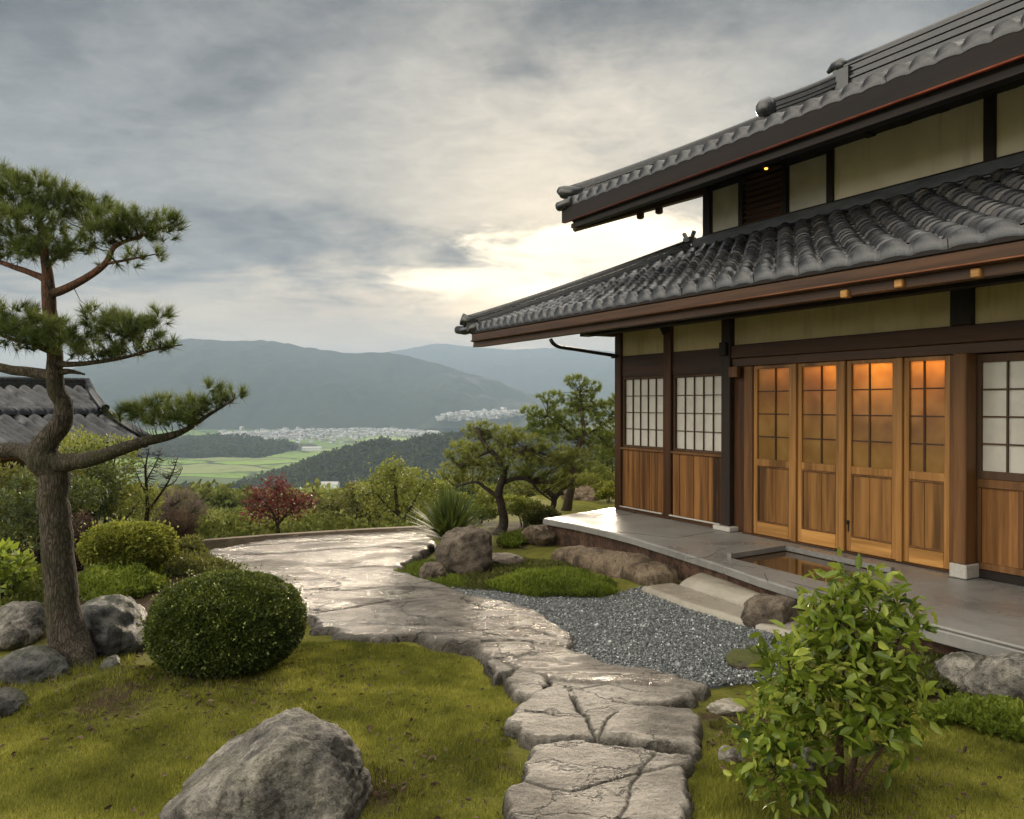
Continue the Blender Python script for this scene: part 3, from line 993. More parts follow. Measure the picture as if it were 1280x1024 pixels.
# ------------------------------------------------------------------ rocks
def boulder_mesh(name, dims, seed, mat, facets=11, sub=5, soft=10.0, rough=0.045, planes=None, strat=0.0, big=0.12):
    rs = np.random.default_rng(seed)
    bm = bmesh.new()
    bmesh.ops.create_icosphere(bm, subdivisions=sub, radius=1)
    D = np.array([v.co[:] for v in bm.verts])
    F = np.array([[v.index for v in f.verts] for f in bm.faces])
    bm.free()
    if planes is None:
        N = rs.normal(0, 1, (facets, 3))
        N /= np.linalg.norm(N, axis=1)[:, None]
        N = np.r_[N, [(0, 0, 1), (0, 0, -1)]]
        dd = np.r_[rs.uniform(0.68, 1.0, facets), [0.9, 0.9]]
    else:
        N = np.array([p[:3] for p in planes], float)
        N /= np.linalg.norm(N, axis=1)[:, None]
        dd = np.array([p[3] for p in planes], float)
    c = np.clip(D @ N.T, 1e-3, None) / dd
    inv = (np.power(c, soft).sum(1) + 0.35) ** (1 / soft)
    r = 1 / inv
    V = D * np.clip(r, 0, 1.35)[:, None]
    off = seed * 1.7
    k = big * fbm(V * 1.3 + off, 3, seed) + rough * 2.2 * fbm(V * 4.0 + off, 4, seed + 3) + rough * 1.2 * (ridged(V * 7 + off, 3, seed + 5) - 0.3) + rough * 0.5 * fbm(V * 22 + off, 3, seed + 7)
    if strat:
        k = k + strat * fbm(V * np.array([1.5, 1.5, 9.0]) + off, 3, seed + 9)
    V = V * (1 + k)[:, None]
    V = V / np.array([max(np.abs(V[:, 0]).max(), 1e-3), max(np.abs(V[:, 1]).max(), 1e-3), max(np.abs(V[:, 2]).max(), 1e-3)])
    V = V * np.array(dims) / 2
    return mesh_np(name, V, F, mat, smooth=True)


def boulder(name, px0, px1, py_top, py_base, label, mat, seed, depth=None, sink=0.25, rz=0.0, group=None, cat='boulder', z=0.0, d=None, **kw):
    """rock seen between px0..px1, from py_top down to the ground line py_base"""
    dist = d or (1.85 - z) * 1000 / (py_base - 505)
    dep = depth or (px1 - px0) / 1000 * dist * 0.8
    dc = dist + dep * 0.4
    w = (px1 - px0) / 1000 * dc
    ztop = 1.85 - (py_top - 505) / 1000 * dc
    h = (ztop - z) / (1 - sink)
    o = boulder_mesh(name, (w, dep, h), seed, mat, **kw)
    o.location = (((px0 + px1) / 2 - 640) / 1000 * dc, dc, ztop - h / 2)
    o.rotation_euler = (0, 0, rz)
    tag(o, label, cat, group)
    return o


BG = 'garden boulders'
boulder('boulder', 206, 468, 908, 1062, 'large grey foreground boulder with a pointed top, lying on the lawn', M['rock'], 5, 0.80, 0.28, group=BG, sub=6, rough=0.03, soft=16, z=-0.02,
        planes=[(-0.66, -0.12, 0.74, 0.50), (0.42, -0.05, 0.90, 0.80), (0.80, -0.15, 0.55, 0.84), (0.96, -0.25, 0.10, 0.88), (0.28, -0.93, 0.22, 0.60), (-0.40, -0.86, 0.30, 0.66),
                (-0.95, 0.2, 0.1, 1.05), (0, 1, 0.2, 0.9), (0.6, 0.8, 0.2, 0.9), (0, 0, -1, 0.8), (0.55, -0.62, 0.56, 0.80)], big=0.06)
boulder('boulder', 88, 205, 744, 832, 'dark smooth boulder standing behind the pine trunk, left of the clipped dark bush', M['rock_dark'], 12, 0.75, 0.25, group=BG)
boulder('boulder', -12, 96, 810, 868, 'long low dark boulder at the left foot of the pine trunk', M['rock_dark'], 23, 0.42, 0.22, group=BG)
boulder('boulder', -45, 30, 862, 908, 'grey boulder cut by the left picture edge, in front of the long low one', M['rock_dark'], 31, 0.36, 0.22, group=BG)
boulder('boulder', -20, 52, 756, 815, 'pale grey boulder under the shrubs at the far left behind the pine', M['rock'], 41, 0.5, 0.2, group=BG)
boulder('rock', 120, 152, 822, 852, 'small dark rock wedged between the pine root and the dark boulder', M['rock_dark'], 43, 0.2, 0.25, group=BG, cat='rock')
boulder('boulder', 543, 622, 657, 722, 'squarish brown boulder beside the spiky plant, on the island bed', M['rock_brown'], 52, 0.55, 0.12, group=BG, soft=18,
        planes=[(-0.55, -0.3, 0.75, 0.84), (0.05, -0.1, 1, 0.88), (1, 0, 0.08, 0.84), (0.1, -1, 0.2, 0.8), (-0.9, -0.2, 0.25, 0.9), (0, 1, 0, 0.9), (0, 0, -1, 0.9)])
boulder('rock', 522, 564, 702, 730, 'small round grey rock in front of the squarish brown boulder', M['rock_brown'], 57, 0.3, 0.2, group=BG, cat='rock')
boulder('boulder', 1176, 1262, 814, 872, 'blue grey boulder on the right, half behind the streaked one', M['rock'], 63, 0.42, 0.25, group=BG)
boulder('boulder', 1212, 1330, 818, 894, 'tan streaked boulder cut by the right picture edge', M['rock'], 66, 0.5, 0.22, group=BG, strat=0.05)
boulder('boulder', 926, 1010, 745, 792, 'brown rounded boulder with a cut dark end, on the gravel against the pale step', M['rock_brown'], 71, 0.42, 0.2, group=BG, soft=14,
        planes=[(-0.5, -0.4, 0.8, 0.85), (0.1, 0, 1, 0.9), (0.75, -0.65, 0.05, 0.62), (-0.4, -0.9, 0.1, 0.85), (0.9, 0.3, 0.3, 0.9), (-0.9, 0.2, 0.2, 0.95), (0, 1, 0.1, 0.9), (0, 0, -1, 0.9)])
boulder('rock', 906, 966, 814, 843, 'low moss covered rock at the gravel edge left of the leafy shrub', M['rock_moss'], 77, 0.32, 0.2, group=BG, cat='rock')
boulder('rock', 893, 932, 936, 956, 'small flat pale stone on the turf left of the leafy shrub', M['rock'], 79, 0.14, 0.3, group=BG, cat='rock')
boulder('rock', 990, 1022, 935, 990, 'grey stone half hidden under the leafy shrub', M['rock'], 83, 0.2, 0.2, group=BG, cat='rock')
boulder('rock', 884, 935, 876, 896, 'flat cream stone fragment between the walking slabs and the shrub', M['step'], 87, 0.2, 0.35, group=BG, cat='rock')
boulder('rock', 648, 700, 655, 682, 'rough brown ledge rock at the corner of the porch', M['rock_log'], 88, 0.8, 0.3, group=BG, cat='rock')
boulder('rock', 596, 660, 692, 712, 'low dark rock behind the squarish brown boulder', M['rock_brown'], 89, 0.6, 0.3, group=BG, cat='rock')
boulder('rock', 700, 760, 604, 640, 'pale rock among the shrubs beyond the porch corner', M['rock_log'], 90, 1.0, 0.2, group=BG, cat='rock', d=15.5, z=-0.1)


def log_rock(pts, label, mat, seed, w, h, flat=0.55):
    """long ledge rock lying along a line on the ground"""
    P = smooth_path([(*G(px, py), r) for px, py, r in pts], 24)
    n, m = len(P), 40
    V = []
    for i in range(n):
        a, b = P[max(i - 1, 0)], P[min(i + 1, n - 1)]
        t = (b - a)[:2]
        t /= np.linalg.norm(t)
        sx = np.array((-t[1], t[0]))
        cap = math.sqrt(max(0.02, 1 - (2 * i / (n - 1) - 1) ** 8))
        for k in range(m):
            an = 2 * math.pi * k / m
            c, s_ = math.cos(an), math.sin(an)
            c = math.copysign(abs(c) ** 0.75, c)
            s_ = math.copysign(abs(s_) ** 0.75, s_)
            V.append((*(P[i][:2] + sx * c * w * P[i][2] * cap), h * P[i][2] * (s_ * cap * 0.8 + 0.2)))
    V = np.array(V)
    nz = fbm(V * 3 + seed, 4, seed) * 0.07 + 0.06 * fbm(V * 14 + seed, 3, seed + 1) + 0.045 * (ridged(V * np.array([2, 6, 3.]) + seed, 3, seed) - 0.4)
    ctr = np.repeat(np.c_[P[:, :2], np.zeros(n)], m, 0)
    V = ctr + (V - ctr) * (1 + nz * 3.2)[:, None]
    i, k = np.meshgrid(np.arange(n - 1), np.arange(m), indexing='ij')
    F = np.stack([i * m + k, i * m + (k + 1) % m, (i + 1) * m + (k + 1) % m, (i + 1) * m + k], -1).reshape(-1, 4)
    V = np.r_[V, [P[0][:2].tolist() + [h * 0.2]], [P[-1][:2].tolist() + [h * 0.2]]]
    caps = [(n * m, (k + 1) % m, k, k) for k in range(m)] + [(n * m + 1, (n - 1) * m + k, (n - 1) * m + (k + 1) % m, (n - 1) * m + (k + 1) % m) for k in range(m)]
    me = bpy.data.meshes.new('ledge_rock')
    me.from_pydata(V.tolist(), [], F.tolist() + [c[:3] for c in caps])
    me.polygons.foreach_set('use_smooth', [True] * len(me.polygons))
    o = link('ledge_rock', me, mat)
    tag(o, label, 'ledge rock', 'rocks along the porch')


log_rock([(694, 696, 0.75), (725, 702, 1.0), (770, 713, 1.1), (812, 726, 1.15), (838, 733, 0.95)], 'long tan ledge rock with a dark end lying below the porch edge', M['rock_log'], 3, 0.20, 0.17)
log_rock([(792, 700, 0.7), (832, 710, 0.8), (860, 718, 0.9), (882, 723, 0.7)], 'thin second ledge rock between the long tan one and the porch', M['rock_log'], 8, 0.11, 0.15)
log_rock([(730, 682, 0.7), (765, 690, 0.9), (800, 700, 0.8)], 'narrow brown ledge rock tucked against the porch wall', M['rock_brown'], 10, 0.10, 0.2)

STEP1 = gp((846, 740), (868, 730), (905, 733), (1010, 758), (1110, 790), (1110, 806), (1030, 792), (950, 772))
tag(patch('step_stone', STEP1, M['step'], 0.02, 0.15, 0.16, 0.006, (1, 1), 41, 0.012), 'pale rounded step stone running along the foot of the porch', 'step stone', 'steps below the porch')
STEP2 = gp((800, 742), (842, 736), (930, 768), (1010, 790), (1000, 806), (925, 786), (850, 762))
tag(patch('step_stone', STEP2, M['step'], 0.02, 0.075, 0.05, 0.004, (1, 1), 43, 0.012), 'flat pale step strip between the gravel and the rounded step', 'step stone', 'steps below the porch')

# timber curb on the terrace rim
cb = MB()
cp = [Vector((*G(px, py), 0.05)) for px, py in ((236, 688), (330, 680), (420, 674), (470, 671), (532, 668))]
for a, b in zip(cp[:-1], cp[1:]):
    cb.bar(a, b + (b - a) * 0.01, 0.12, 0.13)
for px, py in ((246, 687), (372, 677), (500, 669.5)):
    x, y = G(px, py)
    cb.box(x - 0.035, x + 0.035, y - 0.11, y - 0.065, -0.1, 0.10)
tag(cb.build('timber_curb', M['wood_old']), 'weathered low timber curb along the far rim of the rock terrace', 'curb')

# ------------------------------------------------------------------ the timber house
def W(px, py, y=0.0):
    """survey of the facade: pixel -> (s, z) on the plane `y` of the house"""
    k = (px - 640) / 1000
    s = (k * (HC[1] + 0.4885 * y) - (HC[0] + 0.8726 * y)) / (0.4885 + k * 0.8726)
    d = HC[1] - 0.8726 * s + 0.4885 * y
    return s, 1.85 - (py - 505) / 1000 * d


house = empty('timber_house', (*HC, 0), HROT)
tag(house, 'two storey timber house with grey tiled roofs, cream plaster and amber lit doors', 'house')
SE = 9.6


def part(mb, name, mat, parent=house, label=None):
    o = mb.build(name, mat, parent)
    if label:
        o['label'] = label
    return o


# posts
for s0, s1, y0, y1, z0, z1, mt in ((-0.10, 0.04, -0.07, 0.07, 0.302, 3.05, 'wood_post'), (1.00, 1.15, -0.075, 0.06, 0.302, 3.1, 'wood_post'), (2.12, 2.27, -0.10, 0.06, 0.36, 3.1, 'wood_black_post'),
                               (2.45, 2.585, -0.05, 0.06, 0.302, 2.30, 'wood_post_warm'), (5.00, 5.10, -0.05, 0.06, 0.302, 2.30, 'wood_post_warm'), (5.14, 5.26, -0.22, -0.06, 0.43, 2.30, 'wood_post_warm'),
                               (5.02, 5.22, -0.085, 0.06, 2.56, 3.1, 'wood_black_post'), (7.9, 8.1, -0.09, 0.06, 0.36, 3.1, 'wood_post')):
    part(MB().box(s0, s1, y0, y1, z0, z1, 0.008), 'post', M[mt])
part(MB().box(2.05, 2.34, -0.17, 0.05, 0.302, 0.36, 0.01), 'footing_stone', M['footing'])
part(MB().box(5.12, 5.28, -0.24, -0.04, 0.304, 0.43, 0.008), 'footing_stone', M['footing'])
# beam rows
part(MB().box(0.04, 1.0, -0.04, 0.05, 2.235, 2.545, 0.004).box(1.15, 2.12, -0.04, 0.05, 2.235, 2.545, 0.004), 'frieze_board', M['wood_beam'])
part(MB().box(2.27, SE, -0.085, 0.05, 2.40, 2.56, 0.008), 'lintel_beam', M['wood_beam'])
part(MB().box(2.27, SE, -0.065, 0.05, 2.302, 2.398, 0.006), 'lintel_trim', M['wood_eave'])
# short bracket under the lintel by the dark post
part(MB().box(2.275, 2.42, -0.13, -0.067, 2.17, 2.30, 0.006), 'bracket', M['wood_post_warm'])
part(MB().box(2.14, 2.25, -0.16, -0.101, 2.44, 2.60, 0.01), 'bracket', M['wood_black_post'])
part(MB().bar((1.075, -0.08, 2.80), (1.02, -0.16, 3.02), 0.10, 0.10), 'bracket', M['wood_black_post'])
# plaster of the lower storey
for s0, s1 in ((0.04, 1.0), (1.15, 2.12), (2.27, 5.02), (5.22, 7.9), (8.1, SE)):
    part(MB().box(s0, s1, -0.02, 0.05, 2.562 if s0 > 2 else 2.547, 3.25), 'plaster_panel', M['plaster_shaded'])
part(MB().box(2.27, 2.45, -0.02, 0.05, 0.302, 2.30), 'side_board', M['wood_post'])
# lower sills
part(MB().box(0.04, 1.0, -0.075, 0.05, 0.302, 0.36, 0.005).box(1.15, 2.12, -0.075, 0.05, 0.302, 0.36, 0.005), 'bottom_sill', M['wood_eave'])
part(MB().box(0.06, 1.0, -0.10, -0.076, 0.3525, 0.372, 0.004).box(1.15, 2.10, -0.10, -0.076, 0.3525, 0.372, 0.004), 'bottom_ledge', M['footing'])
for s0, s1 in ((0.06, 0.985), (1.165, 2.105)):
    b = MB()
    n = 7
    w = (s1 - s0) / n
    for i in range(n):
        b.box(s0 + i * w + 0.002, s0 + (i + 1) * w - 0.002, -0.045 + 0.004 * (i % 2), 0.02, 0.362, 1.185, 0.004)
    part(b, 'board_panel', M['wood_panel'])
part(MB().box(0.04, 1.0, -0.07, 0.03, 1.187, 1.222, 0.006).box(1.15, 2.12, -0.07, 0.03, 1.187, 1.222, 0.006), 'window_sill', M['wood_post_warm'])


def paper_window(s0, s1, z0, z1, cols, rows, y=0.0, barw=0.010, frame=0.035, par=house):
    f = MB()
    f.box(s0, s0 + frame, y - 0.035, y + 0.03, z0, z1, 0.003).box(s1 - frame, s1, y - 0.035, y + 0.03, z0, z1, 0.003)
    f.box(s0 + frame, s1 - frame, y - 0.033, y + 0.03, z0, z0 + frame, 0.003).box(s0 + frame, s1 - frame, y - 0.033, y + 0.03, z1 - frame, z1, 0.003)
    fr = part(f, 'window', M['wood_shoji'], par)
    a, b, c, d = s0 + frame, s1 - frame, z0 + frame, z1 - frame
    part(MB().box(a, b, y + 0.002, y + 0.012, c, d), 'paper_pane', M['paper'], fr)
    g = MB()
    for i in range(1, cols):
        x = a + (b - a) * i / cols
        g.box(x - barw / 2, x + barw / 2, y - 0.020, y + 0.0005, c, d)
    for j in range(1, rows):
        z = c + (d - c) * j / rows
        g.box(a, b, y - 0.017, y + 0.0002, z - barw / 2, z + barw / 2)
    part(g, 'lattice', M['wood_shoji'], fr)
    return fr


paper_window(0.06, 0.985, 1.223, 2.234, 5, 4)
paper_window(1.165, 2.105, 1.223, 2.234, 5, 4)
# right hand paper screen with panelled foot
paper_window(5.21, 6.45, 1.185, 2.29, 5, 4, 0.0, 0.014, 0.07)
b = MB()
for s0, s1 in ((5.21, 5.28), (5.60, 5.645), (6.02, 6.065), (6.38, 6.45)):
    b.box(s0, s1, -0.03, 0.03, 0.44, 1.105, 0.004)
b.box(5.21, 6.45, -0.034, 0.03, 1.107, 1.183, 0.004).box(5.21, 6.45, -0.034, 0.03, 0.38, 0.438, 0.004)
part(b, 'screen_frame', M['wood_post_warm'])
part(MB().box(5.28, 6.38, -0.006, 0.02, 0.438, 1.107), 'screen_panel', M['wood_panel'])
part(MB().box(5.10, SE, -0.05, 0.06, 0.302, 0.378, 0.004), 'threshold', M['wood_black'])
part(MB().box(6.45, 7.9, -0.01, 0.05, 0.378, 2.30).box(8.1, SE, -0.01, 0.05, 0.378, 2.30), 'side_board', M['wood_panel'])

# doors
DOORS = [(2.59, 3.17), (3.24, 3.80), (3.88, 4.46), (4.53, 4.995)]
for i, s in enumerate((3.205, 3.84, 4.495)):
    part(MB().box(s - 0.034, s + 0.034, -0.06, 0.03, 0.302, 2.30, 0.006), 'door_post', M['wood_door'])
part(MB().box(2.45, 5.10, -0.075, 0.06, 0.3015, 0.318, 0.003), 'threshold', M['wood_eave'])
for i, (a, b) in enumerate(DOORS):
    dr = MB()
    st = 0.055
    y0, y1 = -0.030, 0.012
    dr.box(a, a + st, y0, y1, 0.32, 2.298, 0.004).box(b - st, b, y0, y1, 0.32, 2.298, 0.004)
    dr.box(a + st, b - st, y0 + 0.002, y1, 2.26, 2.298, 0.002).box(a + st, b - st, y0 + 0.002, y1, 1.125, 1.205, 0.004)
    d = part(dr, 'door', M['wood_door'])
    part(MB().box(a + st, b - st, y0 - 0.004, y1, 0.32, 0.465, 0.005), 'bottom_rail', M['wood_door_rail'], d)
    mid = (a + b) / 2 + (0.03 if i < 2 else -0.03)
    p = MB()
    p.box(a + st, mid - 0.003, -0.010, 0.006, 0.467, 1.123, 0.002).box(mid + 0.003, b - st, -0.010, 0.006, 0.467, 1.123, 0.002)
    part(p, 'door_panel', M['wood_door_panel'], d)
    tr = MB()
    for q0, q1, r0, r1 in ((a + st, b - st, 0.467, 0.485), (a + st, b - st, 1.105, 1.123)):
        tr.box(q0, q1, -0.024, -0.0105, r0, r1, 0.003)
    tr.box(a + st, a + st + 0.014, -0.0235, -0.0105, 0.485, 1.105).box(b - st - 0.014, b - st, -0.0235, -0.0105, 0.485, 1.105)
    part(tr, 'panel_trim', M['wood_post_warm'], d)
    part(MB().box(a + st, b - st, -0.004, 0.001, 1.205, 2.26), 'amber_pane', M['amber'], d)
    g = MB()
    g.box(mid - 0.008, mid + 0.008, -0.020, -0.005, 1.205, 2.26)
    for j in range(1, 4):
        z = 1.205 + (2.26 - 1.205) * j / 4
        g.box(a + st, b - st, -0.017, -0.0055, z - 0.007, z + 0.007)
    part(g, 'lattice', M['wood_shoji'], d)
    if i == 2:
        part(MB().box(a + 0.012, a + 0.040, -0.050, -0.0305, 0.60, 0.64, 0.005).box(a + 0.016, a + 0.036, -0.036, -0.0305, 0.52, 0.60, 0.003), 'handle', M['iron'], d)

# room behind the doors, its lamps
room = MB()
room.box(2.3, 5.12, 1.6, 1.65, 0.31, 2.6).box(2.25, 2.3, 0.06, 1.65, 0.31, 2.6).box(5.12, 5.17, 0.061, 1.65, 0.31, 2.6).box(2.3, 5.12, 0.062, 1.6, 2.46, 2.5).box(2.3, 5.12, 0.061, 1.6, 0.27, 0.31)
room.box(2.45, 5.10, 0.013, 0.06, 2.262, 2.40)  # unseen strip added to stop lamp light leaking over the doors
part(room, 'room_wall', M['wood_black'])
for i, (a, b) in enumerate(DOORS):
    ld = bpy.data.lights.new('room_lamp', 'POINT')
    ld.energy = (3.0, 7.0, 9.0, 9.5)[i]
    ld.color = (1.0, 0.60, 0.21)
    ld.shadow_soft_size = 0.06
    lo = bpy.data.objects.new('room_lamp', ld)
    COL.objects.link(lo)
    lo.parent = house
    lo.location = ((a + b) / 2 + 0.08, 0.24, 2.28)

# shell of the house
sh = MB()
sh.box(-0.06, 0.0, 0.072, 5.6, 0.10, 3.3).box(SE - 0.06, SE, 0.06, 5.6, 0.1, 4.3).box(0.0, SE - 0.06, 5.54, 5.6, 0.1, 5.2).box(0.0, SE - 0.06, 0.07, 5.54, 3.30, 3.34)
sh.box(0.42, 0.48, 1.29, 5.54, 3.34, 5.4).box(SE - 0.06, SE, 1.29, 5.54, 4.3, 5.4)
part(sh, 'wall', M['plaster'])

# ------------------------------------------------------------------ roofs
def tile_roof(name, y0, z0, y1, z1, s_left, s_right, hip, q, spacing, nc, amp, sag=0.05, seed=3, lip=0.05, kk=12, mat=None):
    """rows of curved tiles; every row starts on the eave (y0) and climbs to y1 with side slip q"""
    rs = np.random.default_rng(seed)
    L = y1 - y0
    cols = []
    s = s_left
    while s < s_right + q * L + 0.3:
        w = spacing(s)
        cols.append((s, w))
        s += w
    Vs, Fs, var = [], [], []
    base = 0
    for s, w in cols:
        rows = []
        tint = rs.normal(0, 0.10)
        zr = []
        for c in range(nc):
            j = rs.normal(0, 0.004)
            dx = rs.normal(0, 0.004)
            rows += [(c / nc, (0.017 if c else 0.030) + j, dx), ((c + 1) / nc - 0.005, j + 0.002, dx)]
        u = np.linspace(0, 1, kk + 1)
        hu = np.clip(u / 0.82, 0, 1)
        prof = amp * np.sin(np.pi * hu) ** 0.62 - amp * 0.12 * np.sin(np.pi * np.clip((u - 0.82) / 0.18, 0, 1))
        ring = []
        first = rows[0]
        for ri, (v, dz, dx) in enumerate([(0.0, -lip, first[2])] + rows):
            yy = y0 + L * v
            ss = s + w * u - q * L * v + dx
            ss = np.clip(ss, hip(yy), s_right)
            zz = z0 + (z1 - z0) * v - sag * math.sin(math.pi * min(v, 1)) + (prof + dz if ri else prof * 0.25 + dz)
            if ri == 0:
                yy = y0 + 0.012
            ring.append(np.c_[ss, np.full(kk + 1, yy), zz])
        V = np.concatenate(ring)
        nr = len(ring)
        F = grid_faces(kk + 1, nr)
        ok = (V[F][:, :, 0].max(1) - V[F][:, :, 0].min(1)) > 1e-5
        rowid = (F[:, 0] // (kk + 1))
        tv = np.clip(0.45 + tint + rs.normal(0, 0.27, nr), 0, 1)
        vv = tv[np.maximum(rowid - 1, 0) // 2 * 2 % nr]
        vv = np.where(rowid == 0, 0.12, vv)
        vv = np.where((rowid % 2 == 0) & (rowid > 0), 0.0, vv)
        Vs.append(V)
        Fs.append(F[ok] + base)
        var.append(vv[ok])
        base += len(V)
    return mesh_np(name, np.concatenate(Vs), np.concatenate(Fs), mat or M['tile'], smooth=False, attr={'var': np.concatenate(var)})


def hip_lower(y):
    return -1.98 + (y + 1.5) * 0.80


lower = MB().hexa([(-1.90, -1.44, 2.86), (SE, -1.44, 2.86), (SE, 1.20, 3.42), (0.16, 1.20, 3.42), (-1.90, -1.44, 2.975), (SE, -1.44, 2.975), (SE, 1.20, 4.05), (0.16, 1.20, 4.05)])
roof = part(lower, 'roof', M['wood_black'], label='lower tiled roof with a long eave over the doors')
t = tile_roof('roof_tiles', -1.53, 3.03, 1.19, 4.20, -2.05, SE, hip_lower, 0.90, lambda s: 0.20 + 0.08 * sstp(np.array(s), -1.0, 6.5), 17, 0.062)
t.parent = roof
# fascia, copper gutter and the dark purlin of the lower eave
part(MB().box(-1.95, SE, -1.50, -1.445, 2.83, 2.955, 0.006), 'fascia', M['wood_eave'], roof)
part(MB().box(-1.97, SE, -1.515, -1.44, 2.957, 3.0, 0.006), 'eave_shadow_strip', M['wood_black'], roof)  # black strip put in as the shadow under the tile edge
part(MB().tube([(-1.93, -1.515, 2.845), (SE, -1.515, 2.845)], 0.013, 8), 'gutter', M['copper'], roof)
part(MB().hexa([(-2.02, -1.44, 2.755), (SE, -1.44, 2.755), (SE, -1.33, 2.755), (-1.90, -1.33, 2.755), (-2.0, -1.44, 2.855), (SE, -1.44, 2.855), (SE, -1.33, 2.868), (-1.88, -1.33, 2.868)]), 'eave_board', M['wood_eave'], roof)
part(MB().box(-0.35, SE, -0.52, -0.36, 2.84, 3.02, 0.008), 'purlin', M['wood_black'], roof)
part(MB().box(-0.18, -0.02, -0.62, -0.05, 2.84, 2.99, 0.01), 'beam_end', M['wood_post'], roof)
for px, py in ((1055, 368), (1123, 355), (1219, 342)):
    s, z = W(px, py, -1.46)
    part(MB().box(s - 0.035, s + 0.035, -1.475, -1.40, z - 0.03, z + 0.035, 0.008), 'beam_end', M['wood_door_rail'], roof)
rf = MB()
for i in range(24):
    s = -1.3 + i * 0.46
    y_in = 0.0 if s > -0.1 else -0.75
    rf.hexa([(s, -1.32, 2.80), (s + 0.06, -1.32, 2.80), (s + 0.06, y_in, 3.075), (s, y_in, 3.075), (s, -1.32, 2.868), (s + 0.06, -1.32, 2.868), (s + 0.06, y_in, 3.15), (s, y_in, 3.15)])
part(rf, 'rafters', M['wood_black'], roof)


def ridge_run(a, b, w, h, layers, name, parent, cap=True, lift=0.0):
    """stacked ridge courses from a to b with a round cap tile"""
    a, b = Vector(a), Vector(b)
    m = MB()
    n = 14
    P = []
    for i in range(n + 1):
        t_ = i / n
        p = a.lerp(b, t_)
        p.z += lift * ((1 - t_) ** 4) - 0.02 * math.sin(math.pi * t_)
        P.append(p)
    for p, q in zip(P[:-1], P[1:]):
        for k in range(layers):
            ww = w * (1.0 - 0.05 * k) * (1.0 if k % 2 else 0.80)
            o = Vector((0, 0, h * (k + 0.5) / layers))
            m.bar(p + o, q + o + (q - p) * 0.001, ww, h / layers * (0.55 if k % 2 else 0.97))
    if cap:
        m.tube([p + Vector((0, 0, h)) for p in P], w * 0.24, 10)
    o = m.build(name, M['tile'], parent)
    return o


ridge_run((-2.0, -1.55, 2.96), (0.18, 1.15, 4.10), 0.19, 0.215, 4, 'hip_ridge', roof, lift=0.035)
# corner tile and scroll at the tip
tip = MB()
tip.tube([(-1.88, -1.40, 3.17), (-1.99, -1.52, 3.16), (-2.06, -1.62, 3.20)], [0.075, 0.09, 0.10], 10)
part(tip, 'ridge_end', M['tile'], roof)
tip = MB().tube([(-1.75, -1.47, 3.06), (-2.12, -1.54, 3.03), (-2.30, -1.58, 3.05)], [0.07, 0.075, 0.065], 10)
part(tip, 'corner_tile', M['tile'], roof)
orn = MB().box(0.10, 0.26, 1.05, 1.2, 4.28, 4.37, 0.015).bar((0.12, 1.12, 4.36), (0.06, 1.12, 4.45), 0.05, 0.04).bar((0.24, 1.12, 4.36), (0.29, 1.12, 4.45), 0.05, 0.04)
part(orn, 'roof_ornament', M['tile'], roof)
part(MB().hexa([(0.24, 1.06, 4.16), (SE, 1.06, 4.16), (SE, 1.175, 4.20), (0.24, 1.175, 4.20), (0.30, 1.10, 4.325), (SE, 1.10, 4.325), (SE, 1.175, 4.335), (0.30, 1.175, 4.335)]), 'flashing', M['lead'], roof)
part(MB().tube([(0.24, 1.07, 4.165), (SE, 1.07, 4.165)], 0.03, 8), 'flashing_roll', M['tile'], roof)
# curved drain pipe from the gutter to the corner post
dp = []
for px, py, y in ((688, 424, -1.42), (692, 430, -1.38), (700, 434, -1.22), (720, 437, -0.85), (745, 441, -0.42), (772, 445, -0.09)):
    s, z = W(px, py, y)
    dp.append((s, y, z))
part(MB().tube(smooth_path(dp, 5), 0.026, 8).box(-0.13, -0.07, -0.11, -0.071, dp[-1][2] - 0.03, dp[-1][2] + 0.03), 'drain_pipe', M['iron'], roof)

# ---- upper storey
Y2 = 1.2
for s0, s1, z1 in ((0.42, 0.57, 5.2), (1.14, 1.22, 5.2), (1.93, 2.0, 5.2), (2.64, 2.73, 5.2), (4.59, 4.71, 5.2), (6.6, 6.72, 5.2)):
    part(MB().box(s0, s1, Y2 - 0.04, Y2 + 0.08, 4.2, z1, 0.006), 'upper_post', M['wood_black_post'])
for s0, s1 in ((2.73, 4.59), (4.71, 6.6), (6.72, SE)):
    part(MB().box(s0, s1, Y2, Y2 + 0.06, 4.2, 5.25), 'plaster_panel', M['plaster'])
for s0, s1 in ((0.57, 1.14), (2.0, 2.64)):
    f = MB().box(s0, s1, Y2 - 0.02, Y2 + 0.05, 4.25, 4.345, 0.003).box(s0, s1, Y2 - 0.02, Y2 + 0.05, 4.985, 5.2, 0.003)
    f.box(s0, s0 + 0.02, Y2 - 0.018, Y2 + 0.048, 4.345, 4.985)
    f.box(s1 - 0.02, s1, Y2 - 0.018, Y2 + 0.048, 4.345, 4.985)
    fr = part(f, 'upper_window', M['wood_black'])
    part(MB().box(s0, s1, Y2 + 0.004, Y2 + 0.014, 4.345, 4.985), 'paper_pane', M['paper'], fr)
lv = MB().box(1.22, 1.93, Y2 + 0.03, Y2 + 0.05, 4.25, 5.2)
for k in range(9):
    z = 4.36 + k * 0.082
    lv.hexa([(1.22, Y2 - 0.02, z), (1.93, Y2 - 0.02, z), (1.93, Y2 + 0.03, z + 0.05), (1.22, Y2 + 0.03, z + 0.05), (1.22, Y2 - 0.02, z + 0.014), (1.93, Y2 - 0.02, z + 0.014), (1.93, Y2 + 0.03, z + 0.064), (1.22, Y2 + 0.03, z + 0.064)])
part(lv, 'louvre', M['wood_eave'])
part(MB().box(0.42, SE, Y2 - 0.05, Y2 + 0.02, 4.335, 4.36, 0.004), 'upper_sill', M['wood_black'])


def hip_upper(y):
    return -1.24 + (y + 0.28) * 0.98


